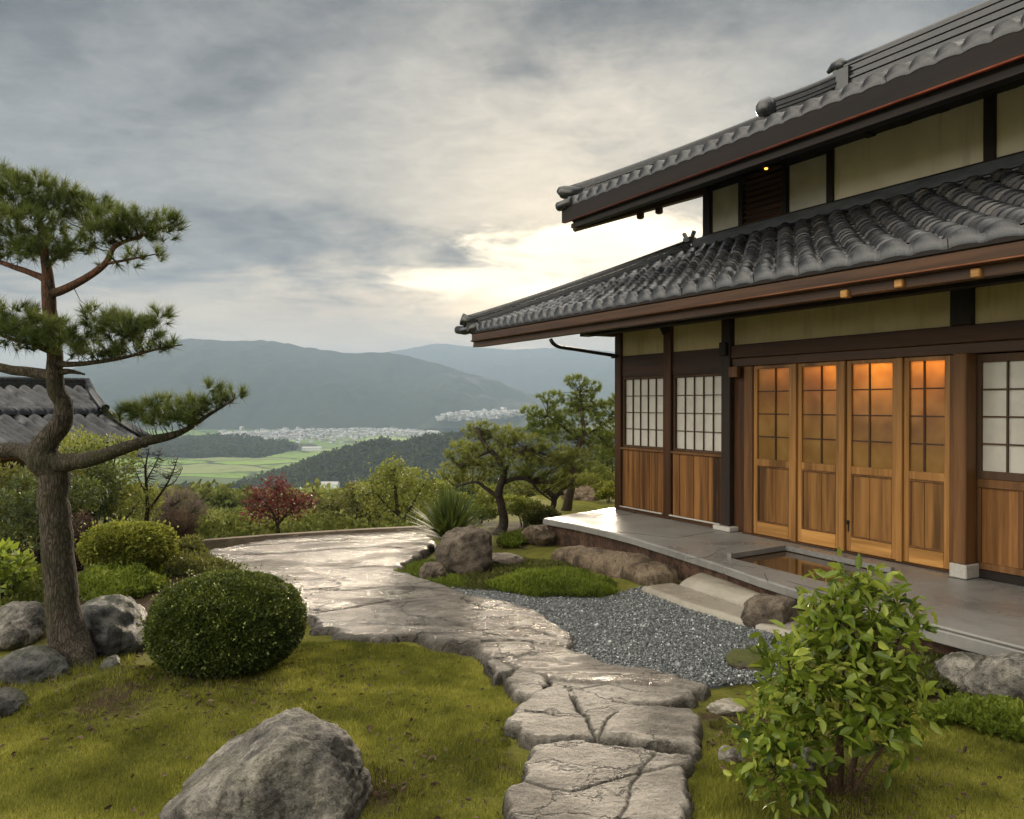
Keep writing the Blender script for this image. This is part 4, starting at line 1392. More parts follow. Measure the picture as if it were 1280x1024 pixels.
zt = lambda y: 4.97 + 0.44 * (y + 0.25)
up = MB()
up.hexa([(-0.98, -0.20, 4.66), (SE, -0.20, 4.66), (SE, 1.25, 5.09), (0.40, 1.25, 5.09), (-1.28, -0.23, 4.95), (SE, -0.23, 4.95), (SE, 1.25, zt(1.25) - 0.05), (0.24, 1.25, zt(1.25) - 0.05)])
up.hexa([(0.24, 1.251, zt(1.25) - 0.20), (SE, 1.251, zt(1.25) - 0.20), (SE, 2.7, zt(2.7) - 0.2), (1.66, 2.7, zt(2.7) - 0.2), (0.24, 1.251, zt(1.25) - 0.05), (SE, 1.251, zt(1.25) - 0.05), (SE, 2.7, zt(2.7) - 0.05), (1.66, 2.7, zt(2.7) - 0.05)])
up.hexa([(1.66, 2.701, zt(2.7) - 0.2), (SE, 2.701, zt(2.7) - 0.2), (SE, 6.0, 4.72), (0.3, 6.0, 4.72), (1.66, 2.701, zt(2.7) - 0.05), (SE, 2.701, zt(2.7) - 0.05), (SE, 6.0, 4.87), (0.3, 6.0, 4.87)])
up.add([(0.26, 1.251, zt(1.25) - 0.06), (1.66, 2.7, zt(2.7) - 0.06), (0.45, 2.7, 5.3), (0.43, 1.3, 5.1), (0.45, 6.0, 4.8)], [(0, 1, 2, 3), (1, 4, 2)])
uroof = part(up, 'roof', M['wood_black'], label='upper tiled roof with stacked ridge and curled corner')
t = tile_roof('roof_tiles', -0.28, 4.975, 2.66, zt(2.66) + 0.02, -1.5, SE, hip_upper, 0.0, lambda s: 0.25, 16, 0.062, 0.03, 5, 0.05)
t.parent = uroof
part(MB().box(-1.24, SE, -0.262, -0.205, 4.715, 4.965, 0.006), 'fascia', M['wood_black'], uroof)
part(MB().tube([(-1.12, -0.275, 4.70), (SE, -0.275, 4.70)], 0.019, 10), 'gutter', M['copper_dark'], uroof)
part(MB().hexa([(-1.02, -0.23, 4.59), (SE, -0.23, 4.59), (SE, -0.10, 4.60), (-0.9, -0.10, 4.60), (-1.02, -0.23, 4.657), (SE, -0.23, 4.657), (SE, -0.10, 4.675), (-0.9, -0.10, 4.675)]), 'eave_board', M['wood_black'], uroof)
part(MB().bar((-1.0, -0.20, 4.60), (0.44, 1.2, 5.02), 0.13, 0.11), 'hip_rafter', M['wood_beam'], uroof)
for k in (0.52, 0.66):
    x, y, z = -1.0 + 1.44 * k, -0.20 + 1.4 * k, 4.60 + 0.42 * k
    part(MB().box(x - 0.05, x + 0.05, y - 0.05, y + 0.05, z - 0.15, z - 0.04, 0.02), 'beam_end', M['wood_beam'], uroof)
for px, py in ((1075, 169), (1119, 153), (1166, 137), (1250, 108)):
    s, z = W(px, py, 0.95)
    part(MB().box(s - 0.06, s + 0.06, 0.75, 1.15, z, z + 0.20, 0.006), 'beam_end', M['wood_black'], uroof)
part(MB().box(2.0, SE, 0.95, 1.15, 5.0, 5.10, 0.01), 'wall_plate', M['wood_black'], uroof)
ridge_run((-1.22, -0.13, 4.98), (1.70, 2.70, zt(2.7) - 0.03), 0.22, 0.22, 5, 'hip_ridge', uroof, lift=0.06)
s_, z_ = W(984, 136, 2.02)
hp = lambda k: Vector((-1.40 + 3.10 * k, -0.30 + 3.0 * k, 5.14 + (zt(2.7) + 0.08 - 5.03) * k))
ridge_run(hp(0.76), hp(1.0), 0.24, 0.16, 4, 'hip_ridge', uroof)
ridge_run((1.72, 2.70, zt(2.7) + 0.02), (SE, 2.70, zt(2.7) + 0.02), 0.34, 0.42, 8, 'main_ridge', uroof)


def ridge_ornament(c, k, dirv, big):
    m = MB()
    c = Vector(c)
    d = Vector(dirv).normalized()
    sd_ = Vector((-d.y, d.x, 0))
    if big:        # block with a forward curling horn
        m.bar(c + Vector((0, 0, -0.10)), c + d * 0.26 + Vector((0, 0, -0.10)), 0.30 * k, 0.46 * k)
        m.tube([c - d * 0.02 + Vector((0, 0, -0.28 * k)), c + d * 0.28 + Vector((0, 0, -0.28 * k))], 0.17 * k, 8)
        m.tube([c + Vector((0, 0, 0.16 * k)) + d * 0.12, c + Vector((0, 0, 0.26 * k)) + d * 0.02, c + Vector((0, 0, 0.27 * k)) - d * 0.10 * k, c + Vector((0, 0, 0.21 * k)) - d * 0.22 * k], [0.10 * k, 0.11 * k, 0.07 * k, 0.035 * k], 10)
    else:          # round boss
        m.tube([c - d * 0.14 * k, c - d * 0.12 * k, c - d * 0.05 * k, c + d * 0.10 * k, c + d * 0.16 * k], [0.02 * k, 0.10 * k, 0.16 * k, 0.17 * k, 0.12 * k], 12)
        m.tube([c - d * 0.12 * k + Vector((0, 0, -0.1 * k)), c - d * 0.02 + Vector((0, 0, -0.14 * k))], 0.06 * k, 8)
    return part(m, 'ridge_ornament', M['tile'], uroof)


ridge_ornament((1.62, 2.66, zt(2.7) + 0.27), 0.85, (1, 0, 0), True)
hv = (3.10, 3.0, zt(2.7) + 0.08 - 5.03)
ridge_ornament(hp(0.745) + Vector((0, 0, 0.09)), 0.95, hv, False)
part(MB().tube([(-1.05, 0.02, 5.20), (-1.18, -0.12, 5.19), (-1.28, -0.22, 5.22), (-1.33, -0.27, 5.26)], [0.10, 0.115, 0.10, 0.05], 10), 'ridge_end', M['tile'], uroof)
part(MB().tube([(-0.95, -0.24, 5.00), (-1.22, -0.28, 4.98), (-1.28, -0.29, 4.98)], [0.07, 0.08, 0.075], 10), 'corner_tile', M['tile'], uroof)

# the little lamp under the upper eave
em, ent = new_mat('lit bulb')
out(ent, nd(ent, 'ShaderNodeEmission', {0: (1.0, 0.36, 0.04, 1), 1: 4.0}).outputs[0])
s, z = W(957, 201, 0.75)
lamp = part(MB().tube([(s, 0.75, 4.66 + 0.3 * 0.95), (s, 0.75, 4.66 + 0.3 * 0.95 - 0.06)], [0.05, 0.05], 10), 'eave_lamp', M['iron'])
part(MB().tube([(s, 0.75, 4.66 + 0.3 * 0.95 - 0.06), (s, 0.75, 4.66 + 0.3 * 0.95 - 0.075)], [0.022, 0.015], 10), 'bulb', em, lamp)


# ------------------------------------------------------------------ neighbour's house down the slope on the left
def neighbour():
    nb = empty('tiled_cottage', (-10.54, 15.61, 0), R(40))
    tag(nb, 'low cottage with a grey tiled roof and brown wall behind the pine trunk', 'house')
    rd = MB()
    rd.hexa([(-4.5, -1.75, 0.90), (2.55, -1.75, 0.90), (2.1, -0.75, 1.30), (-4.5, -0.75, 1.30), (-4.5, -1.75, 0.99), (2.62, -1.75, 0.99), (2.12, -0.75, 1.56), (-4.5, -0.75, 1.56)])
    rd.hexa([(-4.5, -0.749, 1.40), (2.05, -0.749, 1.40), (2.05, 0.35, 1.9), (-4.5, 0.35, 1.9), (-4.5, -0.749, 1.60), (2.05, -0.749, 1.60), (2.05, 0.35, 2.14), (-4.5, 0.35, 2.14)])
    rd.hexa([(-4.5, 0.351, 1.9), (2.05, 0.351, 1.9), (2.05, 2.2, 0.9), (-4.5, 2.2, 0.9), (-4.5, 0.351, 2.14), (2.05, 0.351, 2.14), (2.05, 2.2, 1.05), (-4.5, 2.2, 1.05)])
    rf_ = rd.build('roof', M['wood_black'], nb)

    def slope(y0, z0, y1, z1, x_right, nc, seed):
        t = tile_roof('roof_tiles', y0, z0, y1, z1, -2.9, 4.5, lambda y: -x_right(y), -0.6, lambda s: 0.25, nc, 0.095, 0.03, seed, mat=M['tile_blue'])
        me = t.data
        co = np.empty(len(me.vertices) * 3, np.float32)
        me.vertices.foreach_get('co', co)
        co = co.reshape(-1, 3)
        co[:, 0] *= -1
        me.vertices.foreach_set('co', co.ravel())
        me.flip_normals()
        t.parent = rf_
    slope(-1.80, 1.02, -0.72, 1.60, lambda y: 2.75 - (y + 1.8) * 0.55, 7, 21)
    slope(-0.80, 1.66, 0.33, 2.18, lambda y: 2.1, 7, 22)
    m = MB()
    for k in range(3):
        m.box(-4.5, 2.1, 0.25 + 0.012 * k, 0.45 - 0.012 * k, 2.18 + 0.055 * k, 2.232 + 0.055 * k)
    m.tube([(-4.5, 0.35, 2.35), (2.15, 0.35, 2.35)], 0.06, 8)
    m.build('ridge', M['tile_blue'], rf_)
    MB().tube([(2.10, 0.36, 2.33), (2.10, -0.2, 2.06), (2.14, -0.80, 1.80), (2.18, -0.92, 1.76)], 0.085, 8).build('verge_tile', M['tile_blue'], rf_)
    MB().tube([(2.18, -0.72, 1.70), (2.5, -1.3, 1.40), (2.80, -1.86, 1.13)], 0.085, 8).build('hip_ridge', M['tile_blue'], rf_)
    MB().box(-4.5, 2.5, -1.79, -1.76, 0.84, 0.97, 0.01).build('fascia', M['wood_eave'], rf_)
    MB().box(-4.5, 1.9, -1.25, 1.8, -1.2, 1.22).build('wall', plain('brown clay wall', (0.12, 0.075, 0.05), 0.9, 0.35, 3.0), nb)
    MB().box(1.9, 1.98, -1.3, -1.2, -1.2, 1.0).build('post', M['wood_post'], nb)


neighbour()

# ------------------------------------------------------------------ plants
def unit(a):
    return a / np.maximum(np.linalg.norm(a, axis=-1, keepdims=True), 1e-9)


def leaf_geo(P, D, L, Wd, fold=0.25, rng=RNG):
    """folded six point leaves: base P, axis D, length L, half width Wd"""
    n = len(P)
    D = unit(D)
    S = unit(np.cross(D, rng.normal(0, 1, (n, 3)) + np.array([0, 0, 0.8])))
    N = np.cross(S, D)
    L, Wd = np.asarray(L)[:, None], np.asarray(Wd)[:, None]
    up = N * Wd * fold
    V = np.stack([P, P + D * L * 0.30 + S * Wd * 0.85 + up, P + D * L * 0.68 + S * Wd * 0.72 + up, P + D * L - N * Wd * 0.3,
                  P + D * L * 0.68 - S * Wd * 0.72 + up, P + D * L * 0.30 - S * Wd * 0.85 + up], 1).reshape(-1, 3)
    f = np.array([(0, 1, 2, 3), (0, 3, 4, 5)])
    F = (f[None] + (np.arange(n) * 6)[:, None, None]).reshape(-1, 4)
    return V, F


def quad_geo(P, D, L, Wd, rng=RNG):
    n = len(P)
    D = unit(D)
    S = unit(np.cross(D, rng.normal(0, 1, (n, 3))))
    N = np.cross(S, D)
    L, Wd = np.asarray(L)[:, None], np.asarray(Wd)[:, None]
    V = np.stack([P, P + D * L * 0.5 + S * Wd + N * Wd * 0.3, P + D * L, P + D * L * 0.5 - S * Wd + N * Wd * 0.3], 1).reshape(-1, 3)
    F = np.arange(n * 4).reshape(-1, 4)
    return V, F


def tuft_geo(P, A, k, L, w, spread=0.8, rng=RNG):
    """pine tufts: k thin needles fanning round axis A from P"""
    n = len(P)
    A = unit(A)
    d = unit(A[:, None] * 1.0 + spread * rng.normal(0, 0.75, (n, k, 3)))
    ln = L * rng.uniform(0.6, 1.1, (n, k, 1))
    s = unit(np.cross(d, rng.normal(0, 1, (n, k, 3)))) * w
    st = P[:, None] + A[:, None] * rng.uniform(-0.35, 0.1, (n, k, 1)) * L
    V = np.stack([st - s, st + s, st + d * ln], 2).reshape(-1, 3)
    F = np.arange(n * k * 3).reshape(-1, 3)
    return V, F


def px_plant(name, label, cat, d, stems, pads, kind='needle', mat=None, bark=None, count=300, leaf=0.08, k=40, width=0.0012, group=None, seed=1, twigs=True, up=0.9,
             depth=0.9, shell=0.35, base=None, twig_r=0.006, twig_frac=1.0, var_mid=0.5, spread=0.8, aspect=0.5, twig_max=9.0, crown_name='crown', zbase=0.0):
    """A plant surveyed from the photograph: stems [(px, py, depth offset, radius)], foliage pads [(px, py, rx, ry, depth offset, weight)] at distance d."""
    rng = np.random.default_rng(seed)
    b = stems[0][0]
    base = np.array(((b[0] - 640) / 1000 * d, d, zbase)) if base is None else np.array(base)
    root = empty(name, tuple(base))
    tag(root, label, cat, group)
    tm, tw = MB(), MB()
    sk = []
    for st in stems:
        pts = [(*(at(px, py, d + dd)), r) for px, py, dd, r in st]
        P = smooth_path(pts, 6)
        loc = P[:, :3] - base
        wob = 0.25 * P[:, 3][:, None] * fbm(P[:, :3] * 6 + seed, 2, seed)[:, None]
        tm.tube((loc + wob).tolist(), P[:, 3].tolist(), 10 if P[0, 3] > 0.03 else 6)
        sk.append(loc)
    S = np.concatenate(sk)
    # foliage points
    wts = np.array([(p[5] if len(p) > 5 else 1.0) * p[2] * p[3] for p in pads], float)
    cnt = np.maximum(1, (wts / wts.sum() * count).astype(int))
    Ps, As, Vr = [], [], []
    for p, c in zip(pads, cnt):
        dd = p[4]
        C = at(p[0], p[1], d + dd) - base
        rx, rz = p[2] / 1000 * (d + dd), p[3] / 1000 * (d + dd)
        u = unit(rng.normal(0, 1, (c, 3)))
        rad = rng.uniform(shell, 1, c) ** 0.5
        o = u * rad[:, None]
        Q = C + o * np.array([rx, rx * depth, rz])
        Ps.append(Q)
        As.append(unit(o * np.array([1, 1, 0.7]) * 0.8 + np.array([0, 0, up]) + rng.normal(0, 0.25, (c, 3))))
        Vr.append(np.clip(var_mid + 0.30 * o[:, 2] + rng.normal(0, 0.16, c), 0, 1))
    P, A, vr = np.concatenate(Ps), np.concatenate(As), np.concatenate(Vr)
    if twigs:
        # thin twigs from the nearest limb to the tufts
        sel = rng.random(len(P)) < twig_frac
        for q, a in zip(P[sel], A[sel]):
            dist = np.linalg.norm((S - q) * np.array([1, 1, 1.3]) + np.array([0, 0, 0.02]), axis=1)
            s0 = S[np.argmin(dist)]
            if np.linalg.norm(q - s0) > twig_max:
                continue
            mid = s0 * 0.45 + q * 0.55 - np.array([0, 0, 0.12]) * np.linalg.norm(q - s0) + rng.normal(0, 0.06, 3) * np.linalg.norm(q - s0)
            tw.tube([s0, s0 * 0.5 + mid * 0.5, mid, q], [twig_r * 1.3, twig_r, twig_r * 0.8, twig_r * 0.45], 3, False)
    tm.build('trunk', bark or M['bark'], root)
    if tw.v:
        tag(tw.build('twigs', M['bark'], root), kind='stuff')
    if kind == 'needle':
        V, F = tuft_geo(P, A, k, leaf, width, spread, rng)
        var = np.clip(np.repeat(vr, k) + rng.normal(0, 0.12, len(F)), 0, 1)
    elif kind == 'leaf':
        n = len(P)
        P2 = np.repeat(P, k, 0) + rng.normal(0, leaf * 0.45, (n * k, 3))
        A2 = unit(np.repeat(A, k, 0) * 0.5 + rng.normal(0, 0.5, (n * k, 3)) + np.array([0, 0, -0.32]))
        L = leaf * rng.uniform(0.55, 1.15, n * k)
        V, F = leaf_geo(P2, A2, L, L * aspect * 0.5, 0.3, rng)
        var = np.repeat(np.clip(np.repeat(vr, k) + rng.normal(0, 0.22, n * k), 0, 1), 2)
    else:
        n = len(P)
        P2 = np.repeat(P, k, 0) + rng.normal(0, leaf * 1.0, (n * k, 3))
        A2 = np.repeat(A, k, 0) * 0.3 + rng.normal(0, 0.7, (n * k, 3))
        L = leaf * rng.uniform(0.6, 1.2, n * k)
        V, F = quad_geo(P2, A2, L, L * aspect * 0.5, rng)
        var = np.clip(np.repeat(vr, k) + rng.normal(0, 0.14, n * k), 0, 1)
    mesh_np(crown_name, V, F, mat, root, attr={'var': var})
    return root


# ---- the big pine at the left
PINE_STEMS = [
    [(98, 860, -0.05, 0.185), (90, 822, 0, 0.150), (78, 780, 0, 0.118), (72, 730, 0, 0.108), (70, 670, 0, 0.104), (67, 620, 0, 0.100), (63, 585, 0, 0.108), (56, 566, 0, 0.105),
     (62, 548, 0, 0.078), (78, 527, 0, 0.070), (78, 505, 0, 0.060), (71, 480, 0, 0.058), (68, 440, 0, 0.052), (66, 400, 0, 0.048), (63, 362, 0, 0.046), (60, 335, 0, 0.034), (55, 305, 0, 0.024), (52, 280, 0, 0.015)],
    [(90, 815, -0.04, 0.10), (102, 835, -0.10, 0.075), (118, 850, -0.14, 0.05), (136, 862, -0.16, 0.02)], [(86, 820, -0.04, 0.09), (72, 845, -0.12, 0.065), (54, 866, -0.18, 0.03)],
    [(60, 580, 0, 0.085), (90, 578, -0.05, 0.058), (120, 572, -0.10, 0.050), (150, 562, -0.1, 0.043), (182, 551, -0.05, 0.036), (212, 545, 0.0, 0.028), (235, 536, 0, 0.018), (262, 518, 0, 0.012), (292, 500, 0, 0.007)],
    [(58, 570, 0, 0.085), (30, 566, 0.1, 0.060), (0, 562, 0.15, 0.052), (-50, 556, 0.2, 0.04)],
    [(64, 366, 0, 0.034), (78, 363, -0.03, 0.030), (106, 349, -0.08, 0.025), (132, 330, -0.08, 0.021), (145, 308, -0.05, 0.016), (180, 294, 0, 0.011), (215, 280, 0, 0.006)],
    [(62, 352, 0, 0.030), (45, 344, 0.03, 0.024), (22, 335, 0.05, 0.021), (0, 327, 0.08, 0.018), (-40, 315, 0.1, 0.013)],
    [(68, 470, 0, 0.042), (40, 466, 0.05, 0.036), (0, 460, 0.1, 0.032), (-50, 452, 0.1, 0.025)],
    [(72, 466, 0, 0.026), (88, 464, -0.04, 0.018), (106, 468, -0.06, 0.007)],
    [(68, 455, 0, 0.026), (100, 455, -0.1, 0.017), (150, 448, -0.12, 0.012), (195, 437, -0.1, 0.008), (228, 431, -0.1, 0.004)],
    [(66, 440, 0, 0.026), (40, 430, -0.15, 0.018), (15, 424, -0.2, 0.013), (-20, 410, -0.2, 0.008)],
    [(60, 335, 0, 0.02), (75, 318, 0.15, 0.014), (95, 300, 0.25, 0.010), (110, 275, 0.3, 0.006)],
    [(56, 310, 0, 0.02), (35, 290, 0.1, 0.013), (15, 265, 0.15, 0.008)],
    [(133, 330, -0.08, 0.012), (160, 325, -0.12, 0.008), (195, 318, -0.1, 0.004)],
]
PINE_PADS = [
    (10, 250, 42, 26, 0.1), (45, 240, 36, 24, 0.0), (78, 252, 34, 22, 0.15), (110, 262, 34, 20, 0.2), (140, 275, 36, 20, 0.0), (172, 282, 36, 20, 0.0), (205, 283, 25, 17, 0.0), (35, 282, 48, 20, -0.1),
    (125, 295, 30, 14, -0.1), (20, 308, 40, 16, 0.05), (55, 312, 38, 16, -0.1), (90, 305, 30, 12, 0.1, 0.8), (180, 318, 30, 7, -0.1, 0.7), (145, 328, 30, 6, -0.1, 0.5), (5, 225, 30, 14, 0.1), (-35, 270, 40, 40, 0.1, 0.6),
    (8, 395, 42, 18, -0.15), (50, 412, 40, 18, -0.2), (88, 420, 40, 18, -0.15), (120, 398, 26, 16, -0.1), (148, 410, 34, 18, -0.1), (178, 412, 30, 16, -0.12), (203, 398, 18, 14, -0.1, 0.8), (110, 438, 46, 9, -0.12),
    (165, 436, 40, 8, -0.1), (212, 430, 18, 5, -0.1), (15, 425, 40, 14, -0.2), (-40, 400, 40, 30, 0, 0.6),
    (158, 516, 20, 10, 0), (182, 512, 26, 13, 0), (208, 510, 28, 15, 0.03), (232, 515, 28, 14, -0.03), (252, 503, 26, 11, 0), (275, 499, 24, 9, 0), (295, 493, 14, 6, 0), (262, 484, 14, 7, 0), (215, 526, 40, 6, 0),
]
px_plant('pine_tree', 'large old pine with a bent trunk and layered needle pads left on the lawn', 'pine tree', 5.52, PINE_STEMS, PINE_PADS, 'needle', M['needle'], M['bark_pine'],
         count=1250, leaf=0.092, k=52, width=0.0021, seed=5, depth=1.0, twig_r=0.0030, spread=0.8, up=0.6, twig_frac=0.6, twig_max=0.20)

# ---- garden pines on the island bed
IP = 'garden pines by the porch'
px_plant('pine_tree', 'pale green cloud pine with an S-curved dark trunk behind the spiky plant', 'pine tree', 11.4, [
    [(616, 676, 0, 0.10), (628, 660, 0, 0.075), (629, 640, -0.03, 0.062), (624, 620, -0.08, 0.058), (626, 606, -0.14, 0.052), (630, 592, -0.2, 0.046), (625, 577, -0.25, 0.040), (612, 562, -0.28, 0.034), (602, 549, -0.25, 0.026), (598, 535, -0.2, 0.015)],
    [(624, 622, -0.08, 0.034), (610, 612, -0.1, 0.028), (596, 603, -0.12, 0.022), (578, 606, -0.1, 0.013), (568, 612, -0.1, 0.008)],
    [(627, 604, -0.14, 0.036), (645, 598, -0.15, 0.030), (662, 600, -0.15, 0.025), (672, 612, -0.1, 0.018), (690, 626, -0.05, 0.010)],
    [(630, 592, -0.2, 0.026), (640, 575, -0.2, 0.020), (656, 560, -0.2, 0.014)],
    [(614, 564, -0.28, 0.022), (594, 572, -0.25, 0.016), (578, 582, -0.2, 0.009)]],
    [(600, 538, 24, 12, 0), (628, 545, 30, 14, 0.1), (655, 556, 34, 15, 0), (688, 567, 40, 14, 0), (720, 572, 26, 10, 0), (580, 566, 24, 18, 0), (604, 568, 30, 18, -0.15), (640, 580, 40, 18, -0.1), (680, 590, 38, 16, 0),
     (566, 590, 18, 14, 0), (590, 590, 26, 16, 0.1), (655, 606, 34, 12, 0.1, 0.7), (602, 608, 22, 8, 0.2, 0.5)],
    'needle', M['needle_light'], M['bark'], count=1500, leaf=0.075, k=26, width=0.0030, seed=8, depth=0.7, twig_r=0.004, twig_frac=0.25, spread=1.0, up=0.7, group=IP)
px_plant('pine_tree', 'taller darker pine with a leaning trunk and tiered crown right beside the house corner', 'pine tree', 14.0, [
    [(706, 645, 0, 0.10), (712, 620, -0.1, 0.075), (716, 592, -0.25, 0.068), (712, 580, -0.3, 0.06), (722, 560, -0.35, 0.05), (730, 540, -0.35, 0.04), (727, 515, -0.2, 0.028), (725, 490, 0, 0.018)],
    [(713, 585, 0, 0.05), (700, 590, 0, 0.04), (695, 605, 0, 0.035), (703, 618, 0.1, 0.03)],
    [(726, 550, 0, 0.035), (705, 535, 0, 0.025), (685, 520, 0, 0.015)], [(728, 545, 0, 0.03), (748, 535, 0, 0.02), (770, 520, 0, 0.012)]],
    [(722, 477, 18, 9, 0), (740, 484, 13, 8, 0), (728, 495, 20, 8, 0), (690, 497, 20, 9, 0), (705, 510, 22, 9, 0), (664, 514, 13, 8, 0), (682, 524, 26, 11, 0), (722, 522, 34, 13, 0), (756, 512, 26, 10, 0), (775, 500, 16, 9, 0), (700, 542, 30, 12, -0.1),
     (740, 545, 30, 12, -0.2), (765, 535, 22, 12, 0), (775, 556, 18, 10, 0), (676, 536, 24, 9, 0.1), (750, 566, 28, 10, 0), (735, 585, 28, 9, 0.1), (735, 505, 24, 8, 0)],
    'needle', M['needle_mid'], M['bark'], count=1900, leaf=0.080, k=26, width=0.0034, seed=9, depth=0.8, twig_r=0.005, twig_frac=0.2, spread=0.9, up=0.8, group=IP)
px_plant('pine_tree', 'short bent pine stem with low pale foliage between the two taller garden pines', 'pine tree', 12.6, [
    [(686, 655, 0, 0.05), (690, 640, 0, 0.045), (692, 624, 0, 0.045), (684, 614, 0, 0.04), (672, 606, 0, 0.03)], [(692, 626, 0, 0.04), (700, 616, 0, 0.03), (712, 606, 0, 0.02)]],
    [(688, 608, 24, 8, 0), (712, 602, 24, 9, 0), (665, 604, 18, 7, 0), (735, 600, 20, 9, 0.1)],
    'needle', M['needle_light'], M['bark'], count=300, leaf=0.08, k=24, width=0.0026, seed=10, twig_r=0.004, twig_frac=0.25, spread=1.0, group=IP)

# ---- red maple, bare tree and brown bush by the rim
px_plant('maple_tree', 'small red leaved maple standing alone beyond the timber curb', 'maple tree', 12.8, [
    [(348, 686, 0, 0.035), (348, 672, 0, 0.03), (346, 655, 0, 0.026), (340, 640, 0, 0.018), (330, 625, 0, 0.01)], [(347, 656, 0, 0.02), (360, 640, 0, 0.014), (375, 628, 0, 0.008)], [(347, 655, 0, 0.018), (347, 630, 0, 0.012), (345, 612, 0, 0.006)],
    [(347, 652, 0, 0.014), (330, 642, 0, 0.009), (318, 636, 0, 0.005)], [(350, 650, 0, 0.014), (368, 640, 0, 0.009), (384, 632, 0, 0.005)]],
    [(345, 606, 17, 7, 0), (330, 618, 20, 7, 0), (358, 616, 18, 7, 0), (322, 630, 18, 6, 0), (348, 630, 24, 8, 0), (376, 626, 18, 6, 0), (330, 644, 20, 5, 0), (362, 640, 22, 6, 0), (384, 632, 10, 4, 0), (314, 641, 10, 3, 0)],
    'quad', M['leaf_red'], M['bark'], count=420, leaf=0.050, k=5, aspect=0.7, seed=14, twig_r=0.004, twig_frac=0.3, up=0.3, zbase=-0.2)
BT = [[(180, 668, 0, 0.035), (184, 640, 0, 0.03), (183, 612, 0, 0.022), (182, 585, 0, 0.014), (186, 560, 0, 0.006)], [(184, 640, 0, 0.022), (200, 618, 0, 0.016), (214, 595, 0, 0.009), (222, 572, 0, 0.005)],
      [(183, 618, 0, 0.016), (174, 600, 0, 0.010), (166, 580, 0, 0.005)], [(183, 600, 0, 0.012), (194, 580, 0, 0.007), (202, 560, 0, 0.004)], [(183, 590, 0, 0.009), (176, 570, 0, 0.005)], [(205, 610, 0, 0.009), (218, 602, 0, 0.005), (228, 586, 0, 0.003)],
      [(184, 632, 0, 0.012), (172, 618, 0, 0.006), (160, 606, 0, 0.003)]]
px_plant('bare_tree', 'slender bare tree with fine upright twigs behind the light clipped bush', 'bare tree', 11.6, BT,
         [(186, 572, 22, 14, 0), (212, 585, 18, 14, 0), (170, 585, 16, 14, 0), (200, 600, 20, 12, 0)], 'needle', M['leaf_brown'], M['bark'], count=260, leaf=0.10, k=3, width=0.0015, seed=15, twig_r=0.0045, up=1.2, spread=0.5, zbase=-0.1)
px_plant('twiggy_bush', 'rounded brown bush of dry bare twigs left of the timber curb', 'bush', 11.2, [
    [(216, 690, 0, 0.03), (218, 672, 0, 0.022), (222, 655, 0, 0.012)], [(217, 685, 0, 0.02), (235, 660, 0, 0.01), (248, 648, 0, 0.006)], [(216, 685, 0, 0.02), (203, 665, 0, 0.01)]],
    [(220, 656, 26, 18, 0), (214, 668, 18, 14, 0.1), (228, 664, 16, 14, 0)], 'needle', M['leaf_brown'], M['bark'], count=420, leaf=0.13, k=12, width=0.0022, seed=16, twig_r=0.004, twig_frac=0.4, up=1.0, spread=0.8)
px_plant('twiggy_bush', 'pinkish haze of leafless twigs behind the brown bush', 'bush', 13.2, [
    [(222, 672, 0, 0.03), (224, 650, 0, 0.02), (220, 630, 0, 0.01)], [(222, 665, 0, 0.02), (240, 640, 0, 0.01)]],
    [(222, 628, 32, 18, 0), (200, 640, 22, 16, 0.1), (240, 640, 20, 14, 0)], 'needle', M['twig_pink'], M['bark'], count=480, leaf=0.14, k=10, width=0.0016, seed=17, twig_r=0.004, twig_frac=0.4, up=1.1, spread=0.8, zbase=-0.1)


AT = 'airy trees beyond the rim'
px_plant('leafy_tree', 'airy spring green tree with a slender forked trunk beyond the timber curb', 'tree', 14.5, [
    [(505, 690, 0, 0.05), (502, 660, 0, 0.042), (496, 635, 0, 0.034), (494, 610, 0, 0.024), (492, 588, 0, 0.012)], [(500, 655, 0, 0.03), (515, 632, 0, 0.022), (525, 612, 0, 0.014), (535, 600, 0, 0.008)],
    [(498, 645, 0, 0.022), (480, 628, 0, 0.016), (468, 615, 0, 0.010)], [(506, 668, 0, 0.02), (530, 648, 0.1, 0.014), (552, 640, 0.1, 0.008)]],
    [(490, 584, 16, 8, 0), (478, 598, 20, 9, 0), (504, 600, 18, 9, 0), (464, 614, 18, 8, 0), (490, 616, 22, 9, 0.2), (522, 612, 18, 9, 0), (538, 602, 14, 7, 0), (510, 632, 20, 8, 0.1), (476, 634, 20, 8, 0), (548, 638, 18, 7, 0.1), (532, 626, 16, 7, 0)],
    'quad', M['leaf_spring'], M['bark'], count=520, leaf=0.060, k=7, aspect=0.6, seed=81, twig_r=0.004, twig_frac=0.35, up=0.3, zbase=-0.4, group=AT)
px_plant('leafy_tree', 'smaller olive green tree with thin bent stems left of the airy spring tree', 'tree', 15.5, [
    [(438, 690, 0, 0.045), (440, 662, 0, 0.036), (446, 640, 0, 0.026), (444, 618, 0, 0.014)], [(440, 664, 0, 0.028), (424, 642, 0, 0.018), (412, 632, 0, 0.010)], [(443, 650, 0, 0.02), (460, 640, 0, 0.012), (470, 632, 0, 0.008)]],
    [(444, 614, 16, 8, 0), (430, 626, 20, 8, 0), (456, 628, 18, 8, 0), (412, 634, 18, 8, 0), (440, 642, 22, 8, 0.1), (466, 640, 16, 7, 0), (424, 652, 20, 7, 0)],
    'quad', M['leaf_olive'], M['bark'], count=380, leaf=0.060, k=7, aspect=0.6, seed=82, twig_r=0.004, twig_frac=0.35, up=0.3, zbase=-0.5, group=AT)


